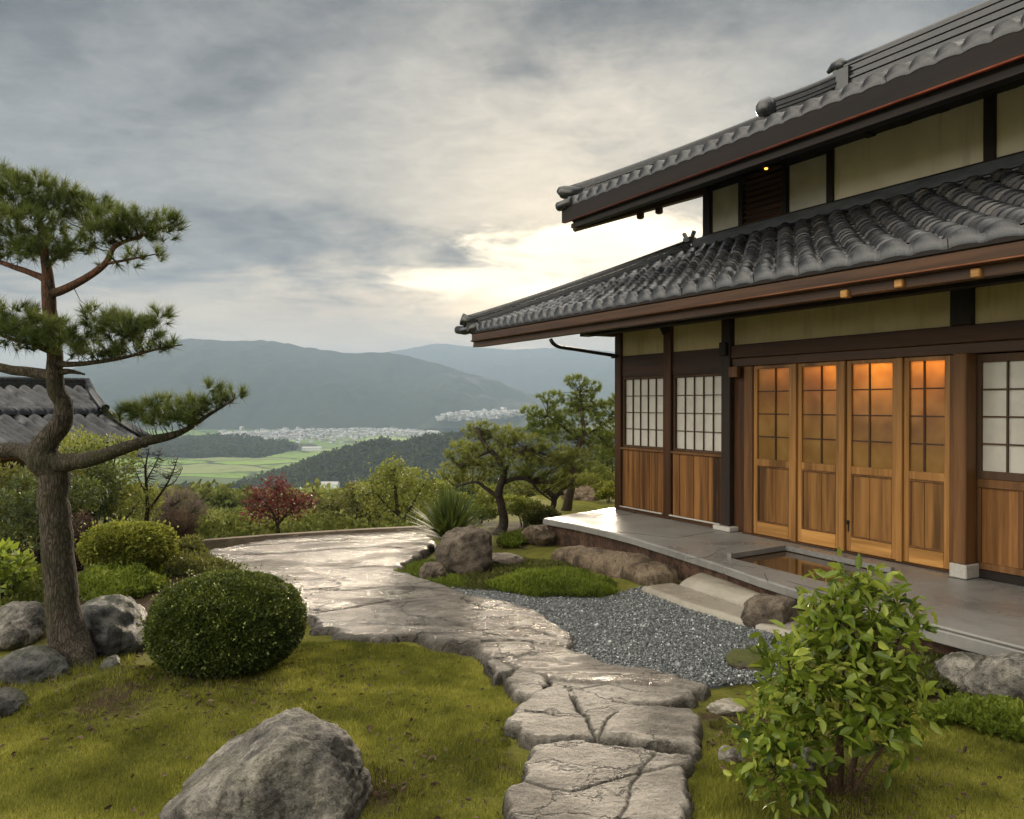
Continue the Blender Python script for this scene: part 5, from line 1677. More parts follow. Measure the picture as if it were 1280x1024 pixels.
# ---- clipped bushes
def clipped_bush(name, label, px0, px1, py_top, py_base, mat, n, leaf, seed, power=2.4, depth=0.9, lump=0.05, trunk=False, gap=0.0, z=0.0, up=0.25):
    rng = np.random.default_rng(seed)
    d0 = (1.85 - z) * 1000 / (py_base - 505)
    rx = (px1 - px0) / 2000 * d0 * 1.06
    d = d0 + rx * depth * 0.72
    rx = (px1 - px0) / 2000 * d
    ztop = 1.85 - (py_top - 505) / 1000 * (d - rx * 0.2)
    zlow = z + gap
    rz = (ztop - zlow) / 2
    root = empty(name, (((px0 + px1) / 2 - 640) / 1000 * d, d, z))
    tag(root, label, 'bush', 'clipped garden bushes')
    u = unit(rng.normal(0, 1, (n, 3)))
    r = (np.abs(u) ** power).sum(1) ** (-1 / power)
    r *= 1 + lump * fbm(u * 2.2 + seed, 3, seed) + 0.03 * fbm(u * 9 + seed, 2, seed + 2)
    lay = 1 - np.abs(rng.normal(0, 0.05, n))
    P = u * (r * lay)[:, None] * np.array([rx, rx * depth, rz])
    A = unit(u * 0.8 + rng.normal(0, 0.7, (n, 3)) + np.array([0, 0, up]))
    L = leaf * rng.uniform(0.6, 1.25, n)
    V, F = leaf_geo(P + np.array([0, 0, rz + gap]), A, L, L * 0.34, 0.3, rng)
    cl = fbm(P * 9 + seed, 3, seed + 4)
    # stray shoots that have grown out since the last clipping
    ns = n // 450
    us = unit(rng.normal(0, 1, (ns, 3)) + np.array([0, 0, 0.35]))
    rs_ = (np.abs(us) ** power).sum(1) ** (-1 / power)
    S0 = us * rs_[:, None] * np.array([rx, rx * depth, rz]) + np.array([0, 0, rz + gap])
    sv = []
    for t_ in (0.0, 0.35, 0.7, 1.0):
        sv.append(S0 + (us * 0.6 + np.array([0, 0, 0.5])) * t_ * rng.uniform(0.02, 0.08, (ns, 1)))
    SP = np.concatenate(sv)
    Ls = leaf * rng.uniform(0.7, 1.3, len(SP))
    V2, F2 = leaf_geo(SP, np.tile(us, (4, 1)) + rng.normal(0, 0.7, (len(SP), 3)), Ls, Ls * 0.32, 0.3, rng)
    F = np.r_[F, F2 + len(V)]
    V = np.r_[V, V2]
    var = np.r_[np.repeat(np.clip(0.42 + 0.35 * cl + rng.normal(0, 0.2, n), 0, 1), 2), np.repeat(rng.uniform(0.5, 1.0, len(SP)), 2)]
    mesh_np('crown', V, F, mat, root, attr={'var': var})
    # dense twiggy core
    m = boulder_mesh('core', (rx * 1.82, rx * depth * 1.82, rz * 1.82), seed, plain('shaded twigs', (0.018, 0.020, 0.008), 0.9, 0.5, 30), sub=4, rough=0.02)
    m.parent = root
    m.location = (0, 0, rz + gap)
    st = MB()
    for i in range(7):
        a = rng.uniform(0, 6.28)
        q = np.array((math.cos(a), math.sin(a))) * rx * rng.uniform(0.25, 0.6)
        st.tube([(q[0] * 0.25, q[1] * 0.25, -0.05), (q[0] * 0.6, q[1] * 0.6, gap * 0.6 + 0.1), (q[0], q[1], rz + gap)], [0.018, 0.014, 0.007], 6)
    st.build('stem', M['bark'], root)
    return root


clipped_bush('clipped_bush', 'dark green clipped dome shaped bush on the lawn edge beside the rock sheet', 190, 376, 722, 862, M['box_dark'], 110000, 0.019, 3, 2.2, 0.95, 0.045)
clipped_bush('clipped_bush', 'yellow green clipped bush with a flat top and visible stems, behind the dark boulder', 108, 210, 658, 745, M['box_light'], 26000, 0.034, 4, 2.8, 0.9, 0.09, gap=0.22)

# ---- the leafy shrub on the right
LS = [[(1046, 1008, 0, 0.022), (1050, 940, 0, 0.018), (1056, 860, 0.02, 0.014), (1062, 780, 0.02, 0.010), (1072, 725, 0, 0.006)],
      [(1040, 1008, 0, 0.018), (1028, 950, -0.05, 0.014), (1005, 880, -0.1, 0.010), (985, 830, -0.1, 0.006)],
      [(1060, 1008, 0.02, 0.018), (1070, 950, 0.05, 0.015), (1088, 890, 0.08, 0.011), (1110, 830, 0.1, 0.007), (1130, 790, 0.1, 0.004)],
      [(1036, 1010, -0.02, 0.016), (1010, 970, -0.1, 0.012), (975, 930, -0.15, 0.008), (950, 900, -0.15, 0.004)],
      [(1064, 1010, 0, 0.015), (1080, 970, -0.08, 0.012), (1110, 930, -0.1, 0.008), (1135, 890, -0.1, 0.005)],
      [(1050, 1010, 0.05, 0.016), (1052, 930, 0.12, 0.012), (1030, 850, 0.16, 0.009), (1022, 790, 0.18, 0.006)],
      [(1000, 1015, -0.1, 0.010), (985, 985, -0.14, 0.008), (968, 960, -0.18, 0.005)],
      [(1056, 900, 0, 0.010), (1085, 850, -0.05, 0.008), (1100, 790, -0.06, 0.005)]]
LP_ = [(1070, 728, 34, 20, 0), (1040, 750, 30, 22, 0), (1098, 752, 36, 22, 0.02), (1132, 772, 26, 18, 0.05), (1060, 785, 48, 28, -0.05), (1110, 800, 46, 28, 0), (1020, 800, 40, 24, 0), (985, 822, 32, 18, -0.1), (1010, 850, 46, 26, -0.1),
       (1065, 845, 50, 30, -0.08), (1120, 850, 40, 28, 0), (975, 865, 28, 20, -0.1), (1140, 890, 26, 24, -0.08), (1095, 900, 42, 26, -0.1), (1040, 905, 48, 26, -0.12), (980, 910, 42, 22, -0.14), (948, 915, 26, 18, -0.14), (960, 950, 34, 20, -0.18),
       (1000, 955, 30, 20, -0.15, 0.6), (1110, 935, 30, 14, -0.1, 0.6), (965, 990, 26, 18, -0.2, 0.7), (1010, 1005, 24, 16, -0.16, 0.6)]
px_plant('leafy_shrub', 'bright green broad leaved shrub with several brown stems in the right foreground', 'shrub', 3.78, LS, LP_, 'leaf', M['leaf_bright'], M['bark_warm'],
         count=470, leaf=0.079, k=5, aspect=0.48, seed=21, depth=0.8, twig_r=0.0022, twig_frac=0.6, up=0.5, crown_name='foliage')


# ---- spiky plant
def spiky(px, py_base, r, n, label, seed):
    rng = np.random.default_rng(seed)
    x, y = G(px, py_base)
    root = empty('spiky_plant', (x, y, 0.02))
    tag(root, label, 'plant')
    V, F, var = [], [], []
    for i in range(n):
        az = rng.uniform(0, 2 * math.pi)
        el = math.radians(rng.uniform(12, 82))
        L = r * rng.uniform(0.75, 1.1)
        w = 0.015 * rng.uniform(0.7, 1.2)
        d = np.array((math.cos(az) * math.cos(el), math.sin(az) * math.cos(el), math.sin(el)))
        s = unit(np.cross(d, (0, 0, 1)))
        b = len(V)
        for k in range(5):
            t_ = k / 4
            p = d * L * t_ + np.array((0, 0, 0.08)) - np.array((0, 0, 0.20)) * L * t_ * t_ * math.cos(el)
            ww = w * (1 - t_ ** 2.2) + 0.001
            V += [p - s * ww, p + s * ww]
        for k in range(4):
            F.append((b + 2 * k, b + 2 * k + 1, b + 2 * k + 3, b + 2 * k + 2))
            var.append(np.clip(0.35 + 0.35 * math.sin(el) + rng.normal(0, 0.2), 0, 1))
    mesh_np('leaves', np.array(V), np.array(F), M['spike'], root, attr={'var': var})
    MB().tube([(0, 0, -0.05), (0, 0, 0.12), (0, 0, 0.2)], [0.07, 0.08, 0.03], 8).build('stem', M['bark'], root)


spiky(562, 686, 0.72, 620, 'big spiky plant with a fan of long narrow leaves behind the squarish boulder', 4)


# ---- low plants
def carpet(name, poly, mat, n, h, leaf, label, cat=None, kind=None, seed=1, aspect=0.35, up=0.8, z0=0.05, taper=0.2, prof=None, group=None):
    rng = np.random.default_rng(seed)
    poly = np.asarray(poly, float)
    lo, hi = poly.min(0), poly.max(0)
    P = rng.uniform(lo, hi, (n * 3, 2))
    sd = sdist(P, poly) + 0.14 * fbm(np.c_[P * 4, np.zeros(len(P))], 3, seed)
    k = sd > 0
    P, sd = P[k][:n], sd[k][:n]
    hh = h * (0.35 + 0.65 * sstp(sd, 0, taper)) * (0.8 + 0.35 * fbm(np.c_[P * 4, np.zeros(len(P))], 3, seed + 1))
    gz = ground_h(P)
    z = gz + z0 + hh * rng.uniform(0.1, 1, len(P))
    Q = np.c_[P, z]
    A = unit(rng.normal(0, 0.6, (len(P), 3)) + np.array([0, 0, up]))
    L = leaf * rng.uniform(0.6, 1.25, len(P))
    V, F = quad_geo(Q, A, L, L * aspect * 0.5, rng)
    var = np.clip(0.42 + 0.3 * fbm(np.c_[P * 3, np.zeros(len(P))], 3, seed + 5) + 0.25 * (z - gz - z0) / h - 0.12 + rng.normal(0, 0.15, len(P)), 0, 1)
    o = mesh_np(name, V, F, mat, attr={'var': var})
    return tag(o, label, cat, group, kind)


carpet('ground_cover', gp((598, 740), (640, 728), (690, 722), (735, 725), (770, 738), (782, 750), (700, 752), (640, 746)), M['cover'], 34000, 0.16, 0.045, None, kind='stuff', seed=1, aspect=0.22, up=1.3, z0=0.04)
carpet('ground_cover', gp((486, 722), (515, 706), (545, 703), (575, 722), (590, 738), (560, 740), (520, 732)), M['cover'], 9000, 0.06, 0.035, None, kind='stuff', seed=2, aspect=0.25, up=1.2, z0=0.04)
carpet('ground_cover', gp((560, 726), (600, 712), (650, 700), (700, 705), (735, 720), (690, 725), (640, 730), (600, 742), (575, 742)), M['cover_dull'], 9000, 0.06, 0.04, None, kind='stuff', seed=3, aspect=0.4, z0=0.03)
carpet('ground_cover', gp((632, 672), (660, 668), (664, 678), (640, 683), (622, 680)), M['cover'], 5000, 0.07, 0.05, None, kind='stuff', seed=4, aspect=0.3, z0=0.03)
carpet('ground_cover', gp((1140, 905), (1200, 885), (1290, 895), (1330, 920), (1290, 930), (1200, 915)), M['cover'], 9000, 0.13, 0.045, None, kind='stuff', seed=5, aspect=0.5, z0=0.02)
carpet('ground_cover', gp((1120, 835), (1160, 815), (1230, 830), (1200, 850), (1160, 880), (1110, 880)), M['cover_dull'], 6000, 0.09, 0.04, None, kind='stuff', seed=6, aspect=0.5, z0=0.02)
carpet('ground_cover', gp((180, 710), (232, 695), (262, 712), (300, 722), (250, 735), (205, 740)), M['leaf_olive'], 6000, 0.16, 0.05, None, kind='stuff', seed=7, aspect=0.35, z0=0.0)
carpet('ground_cover', gp((90, 752), (150, 735), (205, 728), (205, 752), (150, 772), (95, 775)), M['cover'], 14000, 0.22, 0.045, None, kind='stuff', seed=8, aspect=0.35, z0=0.0)
carpet('ground_cover', gp((-40, 772), (20, 745), (60, 735), (62, 775), (10, 800)), M['leaf_spring'], 8000, 0.28, 0.05, None, kind='stuff', seed=9, aspect=0.45, z0=0.0)


def turf(name, poly, n, seed, lo_len=0.012, hi_len=0.030):
    rng = np.random.default_rng(seed)
    poly = np.asarray(poly, float)
    lo, hi = poly.min(0), poly.max(0)
    P = rng.uniform(lo, hi, (n, 2))
    Q = np.c_[P, np.zeros(n)]
    sd = sdist(P, poly) + 0.08 * fbm(Q * 5, 2, seed)
    b = bareness(P)
    dens = fbm(Q * 1.3, 4, seed + 3) * 0.8 + fbm(Q * 7, 3, seed + 5) * 0.9
    keep = (sd > 0) & (rng.random(n) < np.clip(1.05 - 1.15 * b + dens * 0.6, 0.06, 1))
    for s_, _, _, _ in SLABS:
        keep &= sdist(P, gp(*s_)) < -0.005
    keep &= sdist(P, PATH) < -0.005
    P, b, dens = P[keep], b[keep], dens[keep]
    n = len(P)
    z = ground_h(P)
    L = rng.uniform(lo_len, hi_len, n) * (1 + 0.5 * dens) * (1.0 + 0.6 * (b > 0.35))
    az = rng.uniform(0, 6.283, n)
    lean = rng.uniform(0.15, 1.1, n)
    D = np.c_[np.cos(az) * lean, np.sin(az) * lean, np.ones(n)]
    D = unit(D)
    S = np.c_[-np.sin(az), np.cos(az), np.zeros(n)] * (0.0013 + 0.0004 * (P[:, 1:] - 3.0).clip(0))
    B = np.c_[P, z]
    V = np.stack([B - S, B + S, B + D * L[:, None]], 1).reshape(-1, 3)
    F = np.arange(n * 3).reshape(-1, 3)
    yel = fbm(np.c_[P * 0.8, np.ones(n)], 3, 44)
    pat = fbm(np.c_[P * 4.5, np.ones(n)], 4, 46, 0.6)
    var = np.clip(0.42 + 0.35 * yel + 0.55 * pat + rng.normal(0, 0.16, n) - 0.22 * b, 0, 1)
    tag(mesh_np(name, V, F, M['grass'], attr={'var': var}), kind='stuff')


turf('grass', gp((-40, 925), (70, 880), (120, 855), (200, 845), (300, 855), (380, 805), (470, 806), (560, 812), (606, 830), (650, 870), (660, 900), (630, 930), (650, 960), (640, 1060), (-40, 1060)), 420000, 1)
turf('grass', gp((872, 950), (900, 905), (960, 890), (1120, 880), (1280, 905), (1330, 930), (1330, 1060), (862, 1060)), 220000, 2)
turf('grass', gp((-60, 850), (100, 840), (160, 800), (160, 860), (60, 890), (-60, 920)), 20000, 3, 0.02, 0.05)


def shrub(name, label, px, py_base, h, rx, mat, n, leaf, seed, d=None, zb=0.0, bark=None, group=None, aspect=0.5, blobs=7, cat='shrub'):
    """free growing shrub: leaf clumps on a few stems"""
    rng = np.random.default_rng(seed)
    d = d or 1850 / (py_base - 505)
    root = empty(name, ((px - 640) / 1000 * d, d, zb))
    tag(root, label, cat, group)
    st, P, A, vr = MB(), [], [], []
    for i in range(blobs):
        a = rng.uniform(0, 6.28)
        rr = rx * rng.uniform(0.1, 0.75)
        c = np.array((math.cos(a) * rr, math.sin(a) * rr, h * rng.uniform(0.35, 0.88)))
        rb = np.array((rx * rng.uniform(0.3, 0.5), rx * rng.uniform(0.3, 0.5), h * rng.uniform(0.14, 0.26)))
        st.tube([(0, 0, -0.15), (c[0] * 0.35, c[1] * 0.35, c[2] * 0.45), tuple(c)], [h * 0.022, h * 0.015, h * 0.006], 5)
        m = n // blobs
        u = unit(rng.normal(0, 1, (m, 3)))
        o = u * (rng.uniform(0.25, 1, m) ** 0.5)[:, None] * (1 + 0.25 * fbm(u * 3 + seed + i, 2, seed))[:, None]
        P.append(c + o * rb)
        A.append(unit(u * 0.6 + rng.normal(0, 0.6, (m, 3)) + np.array((0, 0, 0.25))))
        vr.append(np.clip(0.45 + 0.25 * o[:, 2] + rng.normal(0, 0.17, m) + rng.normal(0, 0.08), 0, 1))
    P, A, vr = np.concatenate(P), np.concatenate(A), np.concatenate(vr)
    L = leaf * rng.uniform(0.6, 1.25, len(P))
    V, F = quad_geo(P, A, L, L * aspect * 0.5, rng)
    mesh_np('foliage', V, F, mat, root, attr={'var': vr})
    st.build('stem', bark or M['bark'], root)
    return root


SH = 'shrubs behind the pine'
shrub('shrub', 'olive shrub at the far left edge under the cottage roof', 10, 0, 1.45, 0.85, M['leaf_olive'], 5200, 0.06, 31, d=9.2, zb=-0.1, group=SH)
shrub('shrub', 'dark shrub in the shade of the cottage wall, left of the pine trunk', 48, 0, 1.1, 0.6, M['leaf_deep'], 3500, 0.055, 32, d=8.6, group=SH)
shrub('shrub', 'tall yellow green shrub beside the cottage wall, right of the pine trunk', 128, 0, 1.75, 0.85, M['leaf_spring'], 6500, 0.055, 33, d=11.2, zb=-0.3, group=SH)
shrub('shrub', 'dark olive shrub directly behind the pine trunk', 96, 0, 1.7, 0.55, M['leaf_deep'], 4200, 0.055, 34, d=10.4, zb=-0.1, group=SH)
shrub('shrub', 'small bright leaved plant at the left picture edge above the pale boulder', 2, 770, 0.62, 0.20, M['leaf_bright'], 320, 0.085, 35, d=6.6, zb=0.05, group=SH)
shrub('shrub', 'grey green low shrub between the light clipped bush and the timber curb', 228, 712, 0.34, 0.34, M['leaf_olive'], 3000, 0.045, 36, group=SH)
shrub('shrub', 'brown stemmed shrub in shade between the pine trunk and the light clipped bush', 98, 735, 0.75, 0.3, M['leaf_brown'], 2600, 0.05, 37, d=8.3, group=SH)
BS = 'shrubs beyond the porch corner'
for i, (px, h, rx, d, m, lab) in enumerate([(655, 0.55, 0.42, 12.2, 'leaf_spring', 'small spring green shrub under the short bent pine'), (742, 0.62, 0.5, 16.0, 'leaf_spring', 'bright yellow green shrub against the house corner'),
                                           (768, 1.25, 0.6, 17.5, 'leaf_deep', 'dark shrub closest to the house corner post'), (675, 0.42, 0.3, 11.8, 'leaf_olive', 'olive low shrub behind the mossy patch'),
                                           (718, 0.9, 0.7, 17.5, 'leaf_olive', 'olive shrub behind the trunk of the taller garden pine'), (600, 0.5, 0.42, 12.6, 'leaf_spring', 'low pale shrub right of the spiky plant'),
                                           (762, 0.4, 0.3, 15.2, 'box_light', 'low yellow shrub beside the porch corner')]):
    shrub('shrub', lab, px, 0, h, rx, M[m], 3200, 0.055, 50 + i, d=d, zb=-0.05, group=BS)


# fallen leaves and needles on the turf and beds
def litter():
    rng = np.random.default_rng(61)
    P = []
    for (px, py), r, n in (((330, 870), 0.7, 260), ((120, 870), 0.8, 300), ((500, 970), 0.5, 120), ((1080, 985), 0.6, 260), ((920, 920), 0.4, 120), ((400, 900), 1.2, 160), ((640, 715), 0.8, 200), ((1180, 860), 0.6, 160)):
        P.append(np.array(G(px, py)) + rng.normal(0, r * 0.6, (n, 2)))
    P = np.concatenate(P)
    P = P[sdist(P, PATH) < -0.02]
    n = len(P)
    B = np.c_[P, ground_h(P) + 0.012 + rng.uniform(0, 0.015, n)]
    A = np.c_[rng.normal(0, 1, (n, 2)), rng.normal(0, 0.25, n)]
    L = rng.uniform(0.018, 0.045, n)
    V, F = leaf_geo(B, A, L, L * 0.25, 0.4, rng)
    tag(mesh_np('fallen_leaves', V, F, M['leaf_brown'], attr={'var': np.repeat(rng.uniform(0.2, 1, n), 2)}), kind='stuff')


litter()

# ------------------------------------------------------------------ the valley
def valley_h(x, y):
    x, y = np.asarray(x, float), np.asarray(y, float)
    s = np.interp(y, [0, 9, 11, 13, 16, 30, 120, 420, 720, 900, 1500, 2600, 4200, 9000], [-1.2, -1.0, -0.75, -0.55, -0.95, -3.1, -14.5, -53, -80, -82, -82, -82, -66, -40])
    # the house side of the garden stays level a little longer
    Q = np.c_[np.ravel(x), np.ravel(y), np.zeros(np.size(x))]
    n = fbm(Q * 0.02, 3, 71).reshape(np.shape(x)) * np.clip((y - 20) * 0.010, 0, 1.6) + fbm(Q * 0.004, 3, 72).reshape(np.shape(x)) * np.clip((y - 150) * 0.006, 0, 2.5)
    return s + n


def field_mat():
    m, nt = new_mat('valley fields')
    v = coords(nt)
    w = nd(nt, 'ShaderNodeVectorMath', {0: v, 1: nd(nt, 'ShaderNodeVectorMath', {0: nd(nt, 'ShaderNodeTexNoise', {'Vector': v, 'Scale': 0.006, 'Detail': 3}).outputs[1], 3: 120.0}, operation='SCALE').outputs[0]}, operation='ADD').outputs[0]
    vm = nd(nt, 'ShaderNodeMapping', {'Vector': w, 'Scale': (0.0058, 0.0075, 0.0)}).outputs[0]
    vc = nd(nt, 'ShaderNodeTexVoronoi', {'Vector': vm, 'Scale': 1.0}).outputs['Color']
    vcs = nd(nt, 'ShaderNodeSeparateColor', {0: vc}).outputs[0]
    ve = nd(nt, 'ShaderNodeTexVoronoi', {'Vector': vm, 'Scale': 1.0}, feature='DISTANCE_TO_EDGE').outputs[0]
    c = ramp(nt, vcs, [(0.0, (0.09, 0.17, 0.03)), (0.3, (0.14, 0.24, 0.04)), (0.6, (0.20, 0.29, 0.06)), (0.78, (0.17, 0.25, 0.06)), (0.9, (0.05, 0.085, 0.03)), (1.0, (0.20, 0.24, 0.09))])
    c = mixc(nt, mth(nt, 'SUBTRACT', 1.0, sstep(nt, ve, 0.015, 0.045)), c, (0.03, 0.05, 0.018))
    n = noise_n(nt, v, 0.03, 6, 0.7)
    c = mixc(nt, mth(nt, 'MULTIPLY', sstep(nt, n, 0.52, 0.62), 0.55), c, (0.035, 0.06, 0.018))
    yy = nd(nt, 'ShaderNodeSeparateXYZ', {0: v}).outputs[1]
    slope = ramp(nt, noise_n(nt, v, 0.25, 6, 0.75), [(0.3, (0.022, 0.034, 0.012)), (0.55, (0.05, 0.068, 0.020)), (0.75, (0.12, 0.125, 0.045))])
    c = mixc(nt, sstep(nt, mth(nt, 'ADD', yy, mth(nt, 'MULTIPLY', n, 200.0)), 430.0, 640.0), slope, c)
    out(nt, princ(nt, c, 0.95, None, 0.1))
    return m


def forest_mat(name, dark, light, sc=0.06):
    m, nt = new_mat(name)
    v = coords(nt)
    n = noise_n(nt, v, sc, 8, 0.72)
    n2 = noise_n(nt, v, sc * 0.08, 5, 0.6)
    c = ramp(nt, mth(nt, 'ADD', mth(nt, 'MULTIPLY', n, 0.65), mth(nt, 'MULTIPLY', n2, 0.35)), [(0.34, dark), (0.66, light)])
    out(nt, princ(nt, c, 0.95, bump(nt, n, 1.0, 6.0), 0.1))
    return m


def build_valley():
    yy = np.concatenate([np.linspace(9.0, 18, 30)[:-1], np.geomspace(18, 6700, 260)])
    kk = np.linspace(-1.5, 1.5, 300)
    Y, K = np.meshgrid(yy, kk, indexing='ij')
    X = np.clip(K * (Y + 8), -4500, 4500)
    Z = valley_h(X, Y)
    # keep below the garden terrace and off the house plot
    P = np.c_[X.ravel(), Y.ravel()]
    sd = sdist(P, TERRACE).reshape(X.shape)
    Z = np.where(sd > 0, np.minimum(Z, -0.35), Z)
    o = mesh_np('valley', np.c_[P, Z.ravel()], grid_faces(len(kk), len(yy)), field_mat(), smooth=True)
    tag(o, kind='structure')
    # ground under and behind the camera reaches outward as well
    g = MB().add([(-4500, -1500, -1.3), (4500, -1500, -1.3), (4500, 9.2, -1.3), (-4500, 9.2, -1.3)], [(0, 1, 2, 3)])
    tag(g.build('land', M['soil']), kind='structure')


build_valley()


def ridge_land(name, D, prof, mat, front, back, foot, amp, seed, nx=300, ny=70, gully=0.5):
    """a mountain whose skyline follows (px, py) at distance D"""
    px = np.array([p[0] for p in prof], float)
    pz = np.array([1.85 - (p[1] - 505) / 1000 * D for p in prof])
    xs = np.linspace((px[0] - 640) / 1000 * D, (px[-1] - 640) / 1000 * D, nx)
    top = np.interp(xs, (px - 640) / 1000 * D, pz)
    k = np.ones(9) / 9
    top = np.convolve(np.pad(top, 4, 'edge'), k, 'valid')
    t = np.concatenate([np.linspace(-1, 0, ny)[:-1], np.linspace(0, 1, ny // 3)])
    T, X = np.meshgrid(t, xs, indexing='ij')
    Y = np.where(T < 0, D + T * front, D + T * back)
    sh = np.where(T < 0, (1 + T), 1 - T)
    sh = sh ** 0.9
    Z = foot + (top[None] - foot) * sh
    Q = np.c_[X.ravel() / front * 3.2, Y.ravel() / front * 1.5, np.zeros(X.size)]
    nz = (gully * ridged(Q, 5, seed) + (1 - gully) * fbm(Q * 1.3, 5, seed + 3)).reshape(X.shape)
    env = 1 - np.abs(2 * sh - 1) ** 3
    Z = Z + amp * (nz - 0.25) * np.clip(env + 0.10, 0, 1) * np.clip((top[None] - foot) / max(1, np.ptp(top) + 1), 0.15, 1)
    fine = fbm(np.c_[X.ravel(), Y.ravel(), np.zeros(X.size)] * (40 / front), 3, seed + 9).reshape(X.shape)
    Z = Z + fine * amp * 0.04
    o = mesh_np(name, np.c_[X.ravel(), Y.ravel(), Z.ravel()], grid_faces(nx, len(t)), mat, smooth=True)
    return tag(o, kind='structure')


FM = forest_mat('mountain forest', (0.012, 0.022, 0.012), (0.045, 0.055, 0.024), 0.02)
ridge_land('mountain', 3500, [(-500, 480), (-200, 470), (0, 462), (60, 470), (100, 458), (150, 442), (200, 427), (235, 421), (265, 425), (300, 427), (330, 425), (350, 427), (380, 433), (410, 438), (440, 440), (480, 439), (500, 441), (540, 452), (580, 464), (620, 476), (650, 486), (690, 503), (730, 522), (780, 533)], FM, 950, 900, -84, 150, 5)
ridge_land('mountain', 6000, [(380, 470), (440, 455), (520, 452), (560, 449), (600, 447), (640, 448), (690, 446), (740, 445), (800, 447), (900, 452), (1100, 460)], FM, 700, 600, -60, 120, 8, 220)
ridge_land('mountain', 5200, [(600, 520), (660, 505), (690, 494), (720, 478), (750, 466), (775, 459), (820, 450), (900, 448), (1100, 455)], FM, 500, 400, -70, 120, 18, 200)
ridge_land('mountain', 6300, [(300, 470), (380, 450), (420, 443), (440, 441), (480, 441), (520, 434), (548, 428), (570, 432), (600, 434), (640, 437), (700, 435), (780, 440), (900, 444)], FM, 700, 700, -40, 120, 21, 200)

WOODM = forest_mat('wooded hill', (0.014, 0.024, 0.010), (0.05, 0.062, 0.022), 0.09)


def wood_blobs(P, Rr, seed, name, mat, k=46, lf=1.0):
    """far-off tree crowns massed into one wood: leaf clumps over every crown"""
    rng = np.random.default_rng(seed)
    n = len(P)
    Rr = np.asarray(Rr)
    u = unit(rng.normal(0, 1, (n, k, 3)))
    u[:, :, 2] = np.abs(u[:, :, 2]) * 1.15 - 0.25
    sc = np.stack([rng.uniform(0.8, 1.2, n), rng.uniform(0.8, 1.2, n), rng.uniform(0.8, 1.5, n)], 1)[:, None]
    Q = P[:, None] + u * sc * Rr[:, None, None] * rng.uniform(0.6, 1.05, (n, k, 1))
    A = unit(u * 0.5 + rng.normal(0, 0.8, (n, k, 3)))
    L = np.repeat(Rr, k) * rng.uniform(0.35, 0.75, n * k) * lf
    V, F = quad_geo(Q.reshape(-1, 3), A.reshape(-1, 3), L, L * 0.36, rng)
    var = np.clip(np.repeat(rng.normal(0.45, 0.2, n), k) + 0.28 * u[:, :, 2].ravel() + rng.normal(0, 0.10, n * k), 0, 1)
    return tag(mesh_np(name, V, F, mat, attr={'var': var}), kind='stuff')


M['wood_far'] = leaf_mat('distant dark woodland', (0.016, 0.026, 0.010), (0.036, 0.050, 0.018), (0.075, 0.088, 0.032), 0.1, 0.9, 0.1)
M['wood_near'] = leaf_mat('hillside woodland', (0.030, 0.044, 0.012), (0.095, 0.118, 0.028), (0.23, 0.24, 0.07), 0.2, 0.9, 0.1)


def wooded_hill(name, D, prof, front, back, foot, n, r, seed):
    px = np.array([p[0] for p in prof], float)
    X0, X1 = (px[0] - 640) / 1000 * D, (px[-1] - 640) / 1000 * D
    tz = np.array([1.85 - (p[1] - 505) / 1000 * D for p in prof]) - r * 0.9
    ridge_land('hill', D, [(p[0], p[1] + r * 1000 / D * 0.9) for p in prof], WOODM, front, back, foot, 6, seed, 160, 40, 0.3)
    rng = np.random.default_rng(seed)
    x = rng.uniform(X0, X1, n)
    t = -rng.uniform(0, 1, n) ** 1.1
    top = np.interp(x, (px - 640) / 1000 * D, tz)
    z = foot + (top - foot) * (1 + t) ** 0.9
    y = D + t * front
    keep = top > foot + 2
    P = np.c_[x, y, z][keep]
    wood_blobs(P, rng.uniform(0.65, 1.3, len(P)) * r, seed, 'woodland', M['wood_far'])


wooded_hill('hill', 950, [(290, 606), (310, 600), (335, 592), (365, 583), (380, 578), (410, 566), (440, 557), (470, 551), (485, 549), (500, 553), (530, 545), (560, 541), (600, 538), (650, 537), (720, 540), (800, 545)], 170, 200, -84, 5200, 5.0, 3)
wooded_hill('hill', 1500, [(120, 562), (180, 552), (230, 546), (280, 543), (320, 546), (360, 552), (390, 560), (420, 564)], 260, 200, -83, 1500, 6.5, 4)
wooded_hill('hill', 760, [(150, 625), (190, 612), (230, 604), (250, 606), (285, 613), (310, 620)], 60, 60, -80, 320, 4.5, 6)


def slope_wood():
    rng = np.random.default_rng(9)
    n = 9000
    d = 70 * (640 / 70) ** rng.uniform(0, 1, n)
    px = rng.uniform(-80, 900, n)
    x = (px - 640) / 1000 * d
    cl = fbm(np.c_[x * 0.02, d * 0.012, np.zeros(n)], 3, 4)
    keep = (cl > -0.15) | (px > 430)
    keep &= ~((d > 300) & (px < 430) & (cl < 0.22))
    x, d = x[keep], d[keep]
    z = valley_h(x, d)
    r = rng.uniform(0.7, 1.5, len(x)) * (1 + d / 420)
    wood_blobs(np.c_[x, d, z + r * 0.5], r, 10, 'woodland', M['wood_near'], 70, 0.75)
    # low scrub from the rim downward
    n = 4200
    d = 12.2 * (90 / 12.2) ** rng.uniform(0, 1, n)
    px = rng.uniform(150, 900, n)
    x = (px - 640) / 1000 * d
    keep = sdist(np.c_[x, d], TERRACE) < -0.5
    x, d = x[keep], d[keep]
    z = valley_h(x, d)
    r = rng.uniform(0.12, 0.32, len(x)) * (1 + d / 45)
    wood_blobs(np.c_[x, d, z + r * 0.3], r, 12, 'undergrowth', M['wood_near'], 130, 0.42)


slope_wood()


